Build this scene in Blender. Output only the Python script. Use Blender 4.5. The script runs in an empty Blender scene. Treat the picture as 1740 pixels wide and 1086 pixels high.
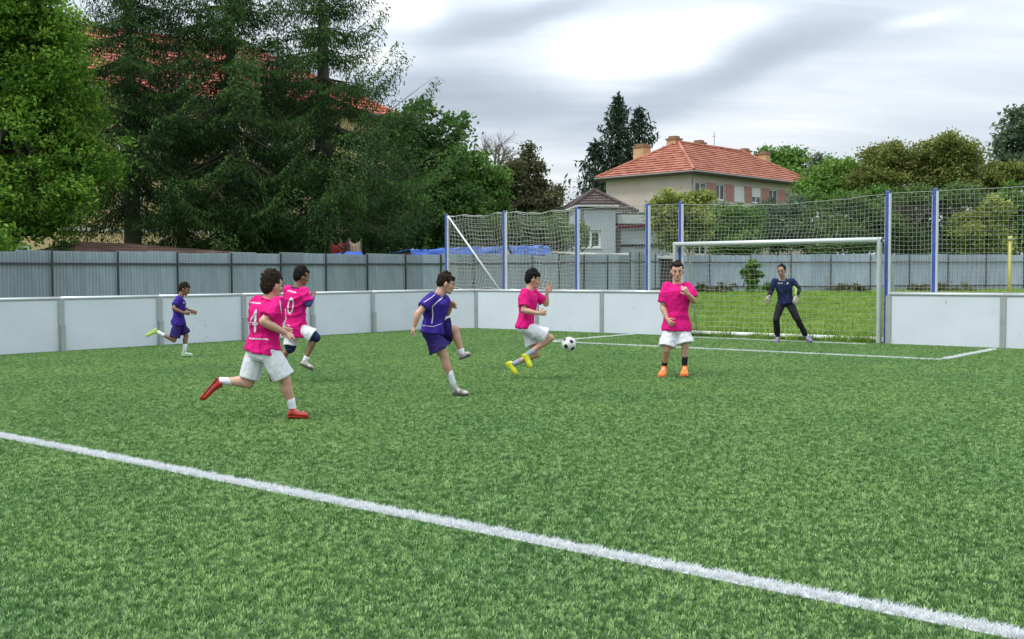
import bpy, bmesh, math, random
import numpy as np
from mathutils import Vector, Matrix, noise as mnoise
from mathutils.bvhtree import BVHTree
random.seed(7); rng=np.random.default_rng(11)
S=bpy.context.scene; C=S.collection
# ------------------------------------------------------------------ camera
F=1829.7; PITCH=0.0422; YAW=0.6884; ROLL=-0.004; H=1.41
cd=bpy.data.cameras.new('camera'); cam=bpy.data.objects.new('camera',cd); C.objects.link(cam)
cd.sensor_width=36; cd.lens=36*F/1740; cd.clip_start=.05; cd.clip_end=3000
cam.location=(0,0,H)
cam.rotation_euler=(Matrix.Rotation(YAW,4,'Z')@Matrix.Rotation(math.pi/2-PITCH,4,'X')@Matrix.Rotation(ROLL,4,'Z')).to_euler()
S.camera=cam
FW=Vector((-math.sin(YAW),math.cos(YAW),0)); RT=Vector((math.cos(YAW),math.sin(YAW),0))
# ------------------------------------------------------------------ light
S.view_settings.view_transform='Standard'; S.view_settings.look='None'
S.view_settings.exposure=0.47; S.view_settings.gamma=1; S.view_settings.use_curve_mapping=False
SUN_EL=math.radians(62); SUN_AZ=math.radians(200)
W=bpy.data.worlds.new('World'); S.world=W; W.use_nodes=True
nt=W.node_tree; nt.nodes.clear(); N=nt.nodes; LK=nt.links
def wn(t,**k):
    n=N.new(t)
    for a,b in k.items(): setattr(n,a,b)
    return n
def wm(op,a,b=None,c=None):
    n=wn('ShaderNodeMath',operation=op)
    for i,v in enumerate((a,b,c)):
        if v is None: continue
        if isinstance(v,(int,float)): n.inputs[i].default_value=v
        else: LK.new(v,n.inputs[i])
    return n.outputs[0]
out=wn('ShaderNodeOutputWorld'); bg=wn('ShaderNodeBackground'); bg.inputs['Strength'].default_value=0.1
sky=wn('ShaderNodeTexSky',sky_type='NISHITA'); sky.sun_disc=False; sky.sun_elevation=SUN_EL; sky.sun_rotation=SUN_AZ
tc=wn('ShaderNodeTexCoord')
def vdot(v):
    n=wn('ShaderNodeVectorMath',operation='DOT_PRODUCT'); LK.new(tc.outputs['Generated'],n.inputs[0]); n.inputs[1].default_value=v; return n.outputs['Value']
dr,dz,df=vdot(RT),vdot((0,0,1)),vdot(FW)
# cloud layer: direction projected onto a flat layer, warped noise
den=wm('ADD',wm('MAXIMUM',dz,0.0),0.16)
comb=wn('ShaderNodeCombineXYZ'); LK.new(wm('DIVIDE',dr,den),comb.inputs[0]); LK.new(wm('DIVIDE',df,den),comb.inputs[1])
mp=wn('ShaderNodeMapping'); LK.new(comb.outputs[0],mp.inputs[0]); mp.inputs['Rotation'].default_value=(0,0,.5); mp.inputs['Scale'].default_value=(.55,1.5,1); mp.inputs['Location'].default_value=(3.1,1.7,0)
n1=wn('ShaderNodeTexNoise'); n1.inputs['Scale'].default_value=.9; n1.inputs['Detail'].default_value=5; n1.inputs['Roughness'].default_value=.48; n1.inputs['Distortion'].default_value=.5; LK.new(mp.outputs[0],n1.inputs['Vector'])
nw=wn('ShaderNodeTexNoise'); nw.inputs['Scale'].default_value=5.; nw.inputs['Detail'].default_value=6; LK.new(tc.outputs['Generated'],nw.inputs['Vector'])
sep=wn('ShaderNodeSeparateColor'); LK.new(nw.outputs['Color'],sep.inputs[0])
aw=wm('ADD',dr,wm('MULTIPLY',wm('SUBTRACT',sep.outputs[0],.5),.10))
bw=wm('ADD',dz,wm('MULTIPLY',wm('SUBTRACT',sep.outputs[1],.5),.035))
val=wm('ADD',wm('MULTIPLY',wm('SUBTRACT',n1.outputs['Fac'],.5),.9),.58)
mp2=wn('ShaderNodeMapping'); LK.new(comb.outputs[0],mp2.inputs[0]); mp2.inputs['Rotation'].default_value=(0,0,.42); mp2.inputs['Scale'].default_value=(1.3,4.2,1)
n2=wn('ShaderNodeTexNoise'); n2.inputs['Scale'].default_value=1.6; n2.inputs['Detail'].default_value=7; n2.inputs['Roughness'].default_value=.6; n2.inputs['Distortion'].default_value=.8; LK.new(mp2.outputs[0],n2.inputs['Vector'])
val=wm('ADD',val,wm('MULTIPLY',wm('SUBTRACT',n2.outputs['Fac'],.5),.30))
# cloud openings and darker banks (direction, extent, slant, brightness)
for (px,py,rx,ry,sl,am) in [(1050,98,150,48,.12,.46),(1210,62,80,22,.1,.22),(690,25,75,34,-.2,.5),(640,110,90,20,0,.35),(940,2,80,12,0,.5),
                      (820,178,170,42,-.1,-.36),(1130,172,190,40,.45,-.24),(780,70,110,26,.3,-.24),(960,22,170,20,.35,-.26),(1290,110,120,22,.25,-.2),
                      (1500,75,60,10,.05,.22),(1400,190,380,60,.3,.12),(930,290,130,45,0,.2),(1700,250,200,80,0,.05),(1550,20,260,30,.05,-.05)]:
    a0=(px-870)/F; b0=(466-py)/F
    a=wm('SUBTRACT',aw,a0); b=wm('SUBTRACT',wm('SUBTRACT',bw,b0),wm('MULTIPLY',a,sl))
    e=wm('ADD',wm('POWER',wm('ABSOLUTE',wm('DIVIDE',a,rx/F)),2.4),wm('POWER',wm('ABSOLUTE',wm('DIVIDE',b,ry/F)),2.4))
    g=wm('EXPONENT',wm('MULTIPLY',e,-1.0)); g=wm('MULTIPLY',g,wm('GREATER_THAN',df,0.0))
    val=wm('ADD',val,wm('MULTIPLY',g,am))
ramp=wn('ShaderNodeValToRGB'); LK.new(val,ramp.inputs[0]); cr=ramp.color_ramp
cr.elements[0].position=0.1; cr.elements[0].color=(.36,.415,.485,1)
cr.elements[1].position=1.0; cr.elements[1].color=(.97,.98,.99,1)
for p,c in ((.38,(.47,.53,.61)),(.62,(.64,.70,.765)),(.82,(.82,.85,.89))):
    q=cr.elements.new(p); q.color=(*c,1)
sc=wn('ShaderNodeVectorMath',operation='SCALE'); LK.new(ramp.outputs[0],sc.inputs[0]); LK.new(wm('MULTIPLY',wm('ADD',wm('MULTIPLY',wm('MAXIMUM',dz,0.0),1.9),.80),8.4),sc.inputs['Scale'])
mx=wn('ShaderNodeMix',data_type='RGBA'); mx.inputs[0].default_value=.94; LK.new(sky.outputs[0],mx.inputs[6]); LK.new(sc.outputs[0],mx.inputs[7])
LK.new(mx.outputs[2],bg.inputs[0]); LK.new(bg.outputs[0],out.inputs[0])
sd=bpy.data.lights.new('sun','SUN'); sd.energy=1.5; sd.angle=math.radians(10); sd.color=(1,.97,.92)
so=bpy.data.objects.new('sun',sd); C.objects.link(so)
sdir=Vector((math.sin(SUN_AZ)*math.cos(SUN_EL),math.cos(SUN_AZ)*math.cos(SUN_EL),math.sin(SUN_EL)))
so.rotation_euler=sdir.to_track_quat('Z','Y').to_euler()
S.cycles.max_bounces=6; S.cycles.diffuse_bounces=4; S.cycles.transparent_max_bounces=8; S.cycles.glossy_bounces=2
# ------------------------------------------------------------------ image <-> place helpers (metres, real depths)
MW=cam.rotation_euler.to_matrix()
def ray(px,py):
    d=MW@Vector(((px-870)/F,-(py-543)/F,-1)); return d
def G(px,py,z=0.):
    d=ray(px,py); t=(z-H)/d.z; p=Vector((0,0,H))+d*t; p.z=z; return p
def onV(px,v):                     # u of image column px on the vertical plane y=v
    d=ray(px,466); return d.x/d.y*v
def onU(px,u):
    d=ray(px,466); return d.y/d.x*u
def B(px,Z,z=0.): p=(FW+RT*((px-870)/F))*Z; return Vector((p.x,p.y,z))
def zz(py,Z): return H+Z*math.tan(math.atan((543-py)/F)-PITCH)
def gz(x,y):                        # meadow level: rises a little behind the pitch
    d=np.clip((np.hypot(x,y)-28)/32,0,1); return .3*d*d*(3-2*d)
def gzp(p): return float(gz(p.x,p.y))
def camang(X,Z): v=RT*X+FW*Z; return math.atan2(v.y,v.x)
# ------------------------------------------------------------------ object helpers
def meta(o,label=None,cat=None,group=None,kind=None):
    if label:o['label']=label
    if cat:o['category']=cat
    if group:o['group']=group
    if kind:o['kind']=kind
    return o
def thing(name,label,cat,loc=(0,0,0),rz=0.,group=None):
    o=bpy.data.objects.new(name,None); o.empty_display_size=.2; C.objects.link(o); o.location=loc; o.rotation_euler=(0,0,rz)
    return meta(o,label,cat,group)
def link(name,me,parent=None,mat=None,loc=None,rot=None):
    o=bpy.data.objects.new(name,me); C.objects.link(o)
    if mat and not me.materials: me.materials.append(mat)
    if parent is not None:o.parent=parent
    if loc is not None:o.location=loc
    if rot is not None:o.rotation_euler=rot
    return o
def mesh(name,V,Fc,mat=None,smooth=False):
    me=bpy.data.meshes.new(name); me.from_pydata([tuple(v) for v in V],[],Fc); me.update()
    if mat: me.materials.append(mat)
    if smooth: me.shade_smooth()
    return me
class MB:
    def __init__(s): s.V=[];s.F=[]
    def add(s,V,Fc):
        n=len(s.V); s.V+= [tuple(v) for v in V]; s.F+=[[i+n for i in f] for f in Fc]
    def box(s,a,b):
        x0,y0,z0=a;x1,y1,z1=b
        s.add([(x0,y0,z0),(x1,y0,z0),(x1,y1,z0),(x0,y1,z0),(x0,y0,z1),(x1,y0,z1),(x1,y1,z1),(x0,y1,z1)],
              [[0,3,2,1],[4,5,6,7],[0,1,5,4],[1,2,6,5],[2,3,7,6],[3,0,4,7]])
    def tube(s,pts,r,n=8,caps=True):
        pts=[Vector(p) for p in pts]
        if not hasattr(r,'__len__'): r=[r]*len(pts)
        base=len(s.V); u=None
        for i,p in enumerate(pts):
            a=pts[max(0,i-1)];b=pts[min(len(pts)-1,i+1)]; t=(b-a).normalized()
            if u is not None: u=u-t*u.dot(t)
            if u is None or u.length<1e-3:
                ref=Vector((0,0,1)) if abs(t.z)<.95 else Vector((1,0,0)); u=t.cross(ref)
            u=u.normalized(); w=t.cross(u)
            for k in range(n):
                an=2*math.pi*k/n; s.V.append(tuple(p+u*r[i]*math.cos(an)+w*r[i]*math.sin(an)))
        for i in range(len(pts)-1):
            for k in range(n):
                k2=(k+1)%n; s.F.append([base+i*n+k,base+i*n+k2,base+(i+1)*n+k2,base+(i+1)*n+k])
        if caps:
            s.F.append([base+k for k in range(n)]); e=base+(len(pts)-1)*n; s.F.append([e+k for k in range(n)][::-1])
    def loft(s,rings,cap=True):
        base=len(s.V); n=len(rings[0])
        for r in rings:
            for v in r: s.V.append(tuple(v))
        for i in range(len(rings)-1):
            for k in range(n):
                k2=(k+1)%n; s.F.append([base+i*n+k,base+i*n+k2,base+(i+1)*n+k2,base+(i+1)*n+k])
        if cap:
            s.F.append([base+k for k in range(n)][::-1]); e=base+(len(rings)-1)*n; s.F.append([e+k for k in range(n)])
    def ell(s,c,ax,r,n=12,m=8):
        c=Vector(c); rings=[]
        for j in range(m+1):
            th=math.pi*(j+.02)/(m+.04); z=-math.cos(th); q=math.sin(th)
            rings.append([c+ax[0]*(r[0]*q*math.cos(2*math.pi*k/n))+ax[1]*(r[1]*q*math.sin(2*math.pi*k/n))+ax[2]*(r[2]*z) for k in range(n)])
        s.loft(rings)
    def mesh(s,name,mat=None,smooth=False,fix=True):
        me=mesh(name,s.V,s.F,mat)
        if fix:
            bm=bmesh.new(); bm.from_mesh(me); bmesh.ops.recalc_face_normals(bm,faces=bm.faces); bm.to_mesh(me); bm.free()
        if smooth: me.shade_smooth()
        return me
    def obj(s,name,parent=None,mat=None,smooth=False,loc=None,rot=None):
        return link(name,s.mesh(name,mat,smooth),parent,None,loc,rot)
def boxobj(name,a,b,mat,parent=None,bev=0.,**k):
    m=MB(); m.box(a,b); me=m.mesh(name,mat)
    if bev:
        bm=bmesh.new(); bm.from_mesh(me); bmesh.ops.bevel(bm,geom=bm.edges[:],offset=bev,segments=1,affect='EDGES'); bm.to_mesh(me); bm.free()
    return link(name,me,parent,None,**k)
# ------------------------------------------------------------------ materials
MATS={}
def mat(name,col,rough=.6,var=0.,vs=4.,col2=None,bump=0.,bs=40.,metal=0.,spec=.5,rnd=0.,stretch=None,detail=4,sheen=0.,sss=0.,coat=0.):
    if name in MATS: return MATS[name]
    m=bpy.data.materials.new(name); m.use_nodes=True; n=m.node_tree.nodes; l=m.node_tree.links
    b=n['Principled BSDF']; b.inputs['Roughness'].default_value=rough; b.inputs['Metallic'].default_value=metal; b.inputs['Specular IOR Level'].default_value=spec
    if sheen: b.inputs['Sheen Weight'].default_value=sheen
    if sss: b.inputs['Subsurface Weight'].default_value=sss; b.inputs['Subsurface Radius'].default_value=(.02,.008,.005); b.inputs['Subsurface Scale'].default_value=.5
    b.inputs['Base Color'].default_value=(*col,1)
    t=n.new('ShaderNodeTexCoord'); vec=t.outputs['Object']
    if stretch:
        mpn=n.new('ShaderNodeMapping'); mpn.inputs['Scale'].default_value=stretch; l.new(vec,mpn.inputs[0]); vec=mpn.outputs[0]
    last=None
    if var or col2:
        nz=n.new('ShaderNodeTexNoise'); nz.inputs['Scale'].default_value=vs; nz.inputs['Detail'].default_value=detail; nz.inputs['Roughness'].default_value=.6; l.new(vec,nz.inputs['Vector'])
        r=n.new('ShaderNodeMapRange'); r.inputs[1].default_value=.32; r.inputs[2].default_value=.68; l.new(nz.outputs['Fac'],r.inputs[0])
        x=n.new('ShaderNodeMix'); x.data_type='RGBA'; l.new(r.outputs[0],x.inputs[0])
        c2=col2 if col2 else tuple(c*(1+var) for c in col); c1=col if col2 else tuple(c*(1-var) for c in col)
        x.inputs[6].default_value=(*c1,1); x.inputs[7].default_value=(*c2,1); last=x.outputs[2]
    if rnd:
        oi=n.new('ShaderNodeObjectInfo'); hs=n.new('ShaderNodeHueSaturation')
        r=n.new('ShaderNodeMapRange'); l.new(oi.outputs['Random'],r.inputs[0]); r.inputs[3].default_value=1-rnd; r.inputs[4].default_value=1+rnd
        l.new(r.outputs[0],hs.inputs['Value'])
        if last: l.new(last,hs.inputs['Color'])
        else: hs.inputs['Color'].default_value=(*col,1)
        last=hs.outputs[0]
    if last: l.new(last,b.inputs['Base Color'])
    if bump:
        nz=n.new('ShaderNodeTexNoise'); nz.inputs['Scale'].default_value=bs; nz.inputs['Detail'].default_value=3; l.new(vec,nz.inputs['Vector'])
        bp=n.new('ShaderNodeBump'); bp.inputs['Strength'].default_value=bump; bp.inputs['Distance'].default_value=.02; l.new(nz.outputs['Fac'],bp.inputs['Height']); l.new(bp.outputs[0],b.inputs['Normal'])
    MATS[name]=m; return m
def leafmat(name,dark,light,trans=.35):
    if name in MATS: return MATS[name]
    m=bpy.data.materials.new(name); m.use_nodes=True; n=m.node_tree.nodes; l=m.node_tree.links
    b=n['Principled BSDF']; b.inputs['Roughness'].default_value=.6; b.inputs['Specular IOR Level'].default_value=.12
    a=n.new('ShaderNodeAttribute'); a.attribute_name='tint'
    x=n.new('ShaderNodeMix'); x.data_type='RGBA'; l.new(a.outputs['Fac'],x.inputs[0]); x.inputs[6].default_value=(*dark,1); x.inputs[7].default_value=(*light,1)
    l.new(x.outputs[2],b.inputs['Base Color'])
    t=n.new('ShaderNodeBsdfTranslucent'); l.new(x.outputs[2],t.inputs[0]); ms=n.new('ShaderNodeMixShader'); ms.inputs[0].default_value=trans
    l.new(b.outputs[0],ms.inputs[1]); l.new(t.outputs[0],ms.inputs[2]); l.new(ms.outputs[0],n['Material Output'].inputs[0])
    MATS[name]=m; return m
M_board=mat('board_white',(.62,.675,.72),.35,col2=(.68,.73,.77),vs=1.3,bump=.03,bs=60)
def scuff(m):
    n=m.node_tree.nodes; l=m.node_tree.links; bs=n['Principled BSDF']; src=bs.inputs['Base Color'].links[0].from_socket
    t=n.new('ShaderNodeTexCoord'); oi=n.new('ShaderNodeObjectInfo'); ad=n.new('ShaderNodeVectorMath'); l.new(t.outputs['Object'],ad.inputs[0]); l.new(oi.outputs['Location'],ad.inputs[1])
    nz=n.new('ShaderNodeTexNoise'); nz.inputs['Scale'].default_value=5.5; nz.inputs['Detail'].default_value=4; nz.inputs['Roughness'].default_value=.7; l.new(ad.outputs[0],nz.inputs['Vector'])
    r=n.new('ShaderNodeMapRange'); r.inputs[1].default_value=.665; r.inputs[2].default_value=.72; r.inputs[4].default_value=.45; l.new(nz.outputs['Fac'],r.inputs[0])
    x=n.new('ShaderNodeMix'); x.data_type='RGBA'; l.new(r.outputs[0],x.inputs[0]); l.new(src,x.inputs[6]); x.inputs[7].default_value=(.16,.17,.16,1); l.new(x.outputs[2],bs.inputs['Base Color'])
scuff(M_board)
M_alu=mat('aluminium',(.42,.45,.44),.42,var=.12,vs=3,metal=.35)
M_alu_l=mat('aluminium_rail',(.62,.65,.66),.35,var=.08,vs=2,metal=.3)
M_goal=mat('goal_metal',(.50,.54,.51),.38,var=.1,vs=3,metal=.3)
M_blue=mat('blue_paint',(.035,.07,.30),.5,col2=(.055,.11,.42),vs=9,bump=.3,bs=30)
M_net=mat('net_cord',(.30,.32,.28),.8)
M_net2=mat('net_cord_beige',(.34,.345,.31),.85)
M_netg=mat('net_cord_goal',(.38,.43,.33),.8)
M_white=mat('white_paint',(.78,.78,.78),.5,var=.05)
M_zinc=mat('zinc_sheet',(.25,.30,.34),.48,col2=(.33,.385,.425),vs=2.2,stretch=(3,3,.5),metal=.25,rnd=.22)
M_zinc2=mat('zinc_sheet_far',(.30,.36,.43),.48,col2=(.40,.47,.54),vs=1.5,stretch=(3,3,.5),metal=.2,rnd=.16)
M_dark=mat('dark_steel',(.03,.035,.04),.5)
M_bark=mat('bark',(.055,.045,.038),.9,col2=(.11,.09,.075),vs=6,stretch=(3,3,.6),bump=.6,bs=20)
M_barkl=mat('bark_pale',(.16,.14,.12),.9,var=.3,vs=5)
# ------------------------------------------------------------------ the ground
def ground_mesh():
    rr=[0,4,8,12,16,20,24,28,32,36,40,45,50,55,60,70,80,100,130,180,260,400,700,1200]; na=72
    V=[(0,0,-.03)];Fc=[]
    for r in rr[1:]:
        for k in range(na):
            a=2*math.pi*k/na; x,y=r*math.cos(a),r*math.sin(a); V.append((x,y,float(gz(x,y))-.03))
    for k in range(na): Fc.append([0,1+k,1+(k+1)%na])
    for i in range(len(rr)-2):
        for k in range(na):
            k2=(k+1)%na; Fc.append([1+i*na+k,1+(i+1)*na+k,1+(i+1)*na+k2,1+i*na+k2])
    return mesh('ground',V,Fc,mat('meadow_soil',(.075,.13,.030),.95,col2=(.13,.21,.045),vs=.9,detail=8,bump=.6,bs=12),True)
meta(link('ground',ground_mesh()),label='green meadow ground behind the white boards',kind='structure')
UL,VB=-19.2,21.05; UR,V0=14.,-14.
def turfmat():
    m=mat('turf_base',(.025,.065,.02),.9,col2=(.06,.13,.04),vs=45,detail=6,bump=.7,bs=90); return m
tb=MB(); tb.box((UL-.02,V0,-.029),(UR,VB+.02,0)); meta(tb.obj('pitch',None,turfmat()),label='artificial turf base of the small football pitch',kind='structure')
# markings: name, polygon corners on the turf
WL=.115
vN=4.43
LINES=[('touch_line',(UL,vN-WL/2),(UR,vN+WL/2),'long white line crossing the near turf from left edge to lower right'),
       ('area_line',(onV(930,17.69)-.03,17.69-.035),(-5.62,17.69+.035),'thin white front line of the goal area'),
       ('area_side_line',(-5.69,17.90),(-5.60,VB-.35),'white right side line of the goal area near the boards'),
       ('area_side_line',(onV(930,17.69)-.03,17.75),(onV(930,17.69)+.04,VB-.1),'white left side line of the goal area near the boards'),
       ('goal_line',(-12.4,20.62),(-8.0,20.68),'thin white goal line in front of the goal mouth')]
M_line=mat('line_white',(.50,.53,.52),.8,col2=(.72,.74,.74),vs=60,bump=.4,bs=120)
for nme,a,b,lb in LINES:
    meta(boxobj(nme,(a[0],a[1],.0005),(b[0],b[1],.005),M_line),label=lb,kind='structure')
# turf blades: clumps of blades on scattered points (ground cover nobody could count)
def clump(name,n,rad,h,w,m):
    V=[];Fc=[]
    for i in range(n):
        r=rad*math.sqrt(random.random()); a=random.random()*6.283; x,y=r*math.cos(a),r*math.sin(a)
        d=random.random()*6.283; hh=h*random.uniform(.6,1.25); ln=random.uniform(.2,1.1)*hh; b=random.random()*6.283
        wx,wy=w/2*math.cos(d),w/2*math.sin(d); lx,ly=ln*math.cos(b),ln*math.sin(b); k=len(V)
        V+=[(x-wx,y-wy,0),(x+wx,y+wy,0),(x+wx*.8+lx*.4,y+wy*.8+ly*.4,hh*.62),(x-wx*.8+lx*.4,y-wy*.8+ly*.4,hh*.62),(x+lx,y+ly,hh)]
        Fc+=[[k,k+1,k+2,k+3],[k+3,k+2,k+4]]
    me=mesh(name,V,Fc,m); return me
def blademat(name,c1,c2,c3,pale):
    m=bpy.data.materials.new(name); m.use_nodes=True; n=m.node_tree.nodes; l=m.node_tree.links
    b=n['Principled BSDF']; b.inputs['Roughness'].default_value=.55; b.inputs['Specular IOR Level'].default_value=.15
    oi=n.new('ShaderNodeObjectInfo'); r=n.new('ShaderNodeValToRGB'); l.new(oi.outputs['Random'],r.inputs[0])
    r.color_ramp.elements[0].color=(*c1,1); r.color_ramp.elements[1].color=(*c3,1); q=r.color_ramp.elements.new(.5); q.color=(*c2,1)
    g=n.new('ShaderNodeNewGeometry'); nz=n.new('ShaderNodeTexNoise'); nz.inputs['Scale'].default_value=.55; nz.inputs['Detail'].default_value=5; l.new(g.outputs['Position'],nz.inputs['Vector'])
    x=n.new('ShaderNodeMix'); x.data_type='RGBA'; x.blend_type='MULTIPLY'; x.inputs[0].default_value=1
    rr=n.new('ShaderNodeValToRGB'); l.new(nz.outputs['Fac'],rr.inputs[0]); rr.color_ramp.elements[0].position=.3; rr.color_ramp.elements[1].position=.7
    rr.color_ramp.elements[0].color=(*pale[0],1); rr.color_ramp.elements[1].color=(*pale[1],1)
    l.new(r.outputs[0],x.inputs[6]); l.new(rr.outputs[0],x.inputs[7]); l.new(x.outputs[2],b.inputs['Base Color'])
    t=n.new('ShaderNodeBsdfTranslucent'); l.new(x.outputs[2],t.inputs[0]); ms=n.new('ShaderNodeMixShader'); ms.inputs[0].default_value=.3
    l.new(b.outputs[0],ms.inputs[1]); l.new(t.outputs[0],ms.inputs[2]); l.new(ms.outputs[0],n['Material Output'].inputs[0])
    return m
def scatter(name,P,src,smin,smax,label,kind,seed=1,parent=None,tilt=.12):
    me=bpy.data.meshes.new(name); me.vertices.add(len(P)); me.vertices.foreach_set('co',np.asarray(P,dtype=np.float32).ravel()); me.update()
    o=link(name,me,parent); ng=bpy.data.node_groups.new(name,'GeometryNodeTree')
    ng.interface.new_socket('Geometry',in_out='INPUT',socket_type='NodeSocketGeometry'); ng.interface.new_socket('Geometry',in_out='OUTPUT',socket_type='NodeSocketGeometry')
    gi=ng.nodes.new('NodeGroupInput'); go=ng.nodes.new('NodeGroupOutput'); ip=ng.nodes.new('GeometryNodeInstanceOnPoints')
    mp_=ng.nodes.new('GeometryNodeMeshToPoints'); ng.links.new(gi.outputs[0],mp_.inputs['Mesh']); ng.links.new(mp_.outputs[0],ip.inputs['Points'])
    oi=ng.nodes.new('GeometryNodeObjectInfo'); oi.inputs['Object'].default_value=src; oi.inputs['As Instance'].default_value=True
    ng.links.new(oi.outputs['Geometry'],ip.inputs['Instance'])
    r1=ng.nodes.new('FunctionNodeRandomValue'); r1.data_type='FLOAT_VECTOR'; r1.inputs['Min'].default_value=(-tilt,-tilt,0); r1.inputs['Max'].default_value=(tilt,tilt,6.283); r1.inputs['Seed'].default_value=seed
    r2=ng.nodes.new('FunctionNodeRandomValue'); r2.data_type='FLOAT'; r2.inputs[2].default_value=smin; r2.inputs[3].default_value=smax; r2.inputs['Seed'].default_value=seed+5
    ng.links.new(r1.outputs[0],ip.inputs['Rotation']); ng.links.new(r2.outputs[1],ip.inputs['Scale']); ng.links.new(ip.outputs[0],go.inputs[0])
    md=o.modifiers.new('scatter','NODES'); md.node_group=ng
    return meta(o,label=label,kind=kind)
M_blade=blademat('turf_blades',(.052,.130,.038),(.165,.315,.105),(.46,.64,.29),((.82,.88,.84),(1.10,1.05,.90)))
M_bladew=blademat('line_blades',(.62,.64,.66),(.74,.76,.76),(.84,.85,.84),((.93,.93,.93),(1.,1.,1.)))
src_g=link('grass_clump',clump('grass_clump',8,.0125,.019,.0052,M_blade)); src_w=link('line_clump',clump('line_clump',22,.022,.024,.0036,M_bladew))
for o in (src_g,src_w): o.location=(0,-60,-4); o['kind']='stuff'
src_g['label']='tuft of green turf fibre'; src_w['label']='tuft of white line fibre'
def turf_points(sp):
    xs=np.arange(UL+.03,6,sp); ys=np.arange(1.5,VB-.02,sp); X,Y=np.meshgrid(xs,ys); X=X.ravel()+rng.uniform(-.5,.5,X.size)*sp; Y=Y.ravel()+rng.uniform(-.5,.5,Y.size)*sp
    dep=X*FW.x+Y*FW.y; lat=X*RT.x+Y*RT.y; k=(dep>3.2)&(np.abs(lat)<dep*.50+.5)&(X>UL+.02)&(Y<VB-.02)
    X,Y=X[k],Y[k]
    keep=np.ones(len(X),bool)
    for nme,a,b,lb in LINES:
        keep&=~((X>a[0]-.022)&(X<b[0]+.022)&(Y>a[1]-.022)&(Y<b[1]+.022))
    X,Y=X[keep],Y[keep]
    return np.c_[X,Y,np.zeros(len(X))]
P=turf_points(.0245)
scatter('turf_grass',P,src_g,.75,1.25,'short green artificial grass fibres covering the pitch','stuff')
pw=[]
for nme,a,b,lb in LINES:
    sp=.028 if nme=='touch_line' else .035
    xs=np.arange(a[0],b[0],sp); ys=np.arange(a[1]+.004,b[1]-.002,sp*.8); X,Y=np.meshgrid(xs,ys); X=X.ravel()+rng.uniform(-.5,.5,X.size)*sp; Y=Y.ravel()+rng.uniform(-.45,.45,Y.size)*sp
    dep=X*FW.x+Y*FW.y; lat=X*RT.x+Y*RT.y; k=(dep>3.2)&(np.abs(lat)<dep*.5+.5); pw.append(np.c_[X[k],Y[k],np.full(k.sum(),.004)])
scatter('line_fibres',np.concatenate(pw),src_w,.7,1.1,'white artificial grass fibres of the pitch markings','stuff',3)
# meadow grass seen through the goal mouth and over the boards
M_mead=blademat('meadow_blades',(.12,.23,.035),(.21,.35,.06),(.34,.45,.11),((.8,.85,.7),(1.15,1.1,.95)))
src_m=link('meadow_tuft',clump('meadow_tuft',26,.12,.14,.012,M_mead)); src_m.location=(0,-60,-4); src_m['kind']='stuff'; src_m['label']='tuft of meadow grass'
pts=[]
while len(pts)<16000:
    Z=22+44*random.random()**1.0; px=random.uniform(1100,1800) if random.random()<.85 else random.uniform(740,1100); p=B(px,Z)
    if p.y<VB+.5: continue
    p.z=gzp(p)-.03; pts.append(tuple(p))
scatter('meadow_grass',np.array(pts),src_m,.6,1.5,'rough green meadow grass behind the goal','stuff',7)
# ------------------------------------------------------------------ white boards round the pitch
def board_run(name,label,pts,group='white boards round the pitch'):
    o=thing(name,label,'board fence',(pts[0][0],pts[0][1],0),group=group)
    base=Vector((pts[0][0],pts[0][1],0)); pcache={}
    for i in range(len(pts)-1):
        a=Vector((*pts[i],0))-base; b=Vector((*pts[i+1],0))-base; L=(b-a).length; an=math.atan2(b.y-a.y,b.x-a.x)
        key=round(L,2)
        if key not in pcache:
            m=MB(); m.box((.055,-.012,.012),(L-.055,.012,.955)); pm=m.mesh('panel',M_board)
            m=MB(); m.box((.055,-.02,.0),(L-.055,.02,.011)); fm=m.mesh('bottom_edge',M_alu)
            m=MB(); m.tube([(0,0,.99),(L,0,.99)],.034,10); rm=m.mesh('rail',M_alu_l,True)
            m=MB(); m.box((.0,-.018,.956),(L,.018,.962)); 
            pcache[key]=(pm,rm)
        pm,rm=pcache[key]
        link('panel',pm,o,None,a,(0,0,an)); link('rail',rm,o,None,a,(0,0,an))
    for i,p in enumerate(pts):
        q=Vector((*p,0))-base
        j=min(i,len(pts)-2); d=Vector(pts[j+1])-Vector(pts[j]); an=math.atan2(d.y,d.x)
        m=MB(); m.box((-.054,-.03,0),(.054,.05,.958)); m.box((-.04,-.036,0),(-.02,-.0305,.955)); m.box((.02,-.036,0),(.04,-.0305,.955)); m.box((-.04,.0505,.0),(.04,.11,.5))
        mm=m.mesh('post',M_alu) if i==0 else mm
        link('post',mm,o,None,q,(0,0,an))
    return o
LV=[20.15,18.0,16.1,14.22,12.18,10.12,8.05,6.0,3.95,1.9]
board_run('board_fence','run of white boards with grey posts along the left touchline',[(UL,v) for v in LV])
board_run('board_fence','short white boards rounding the far corner and up to the left goal post',[(UL+.02,20.22),(-18.45,20.98),(-16.5,VB),(-14.55,VB),(-12.78,VB)])
board_run('board_fence','white boards with one grey joint post right of the goal',[(-7.72,VB),(-5.60,VB),(-3.5,VB),(-1.4,VB),(.7,VB)])
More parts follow.
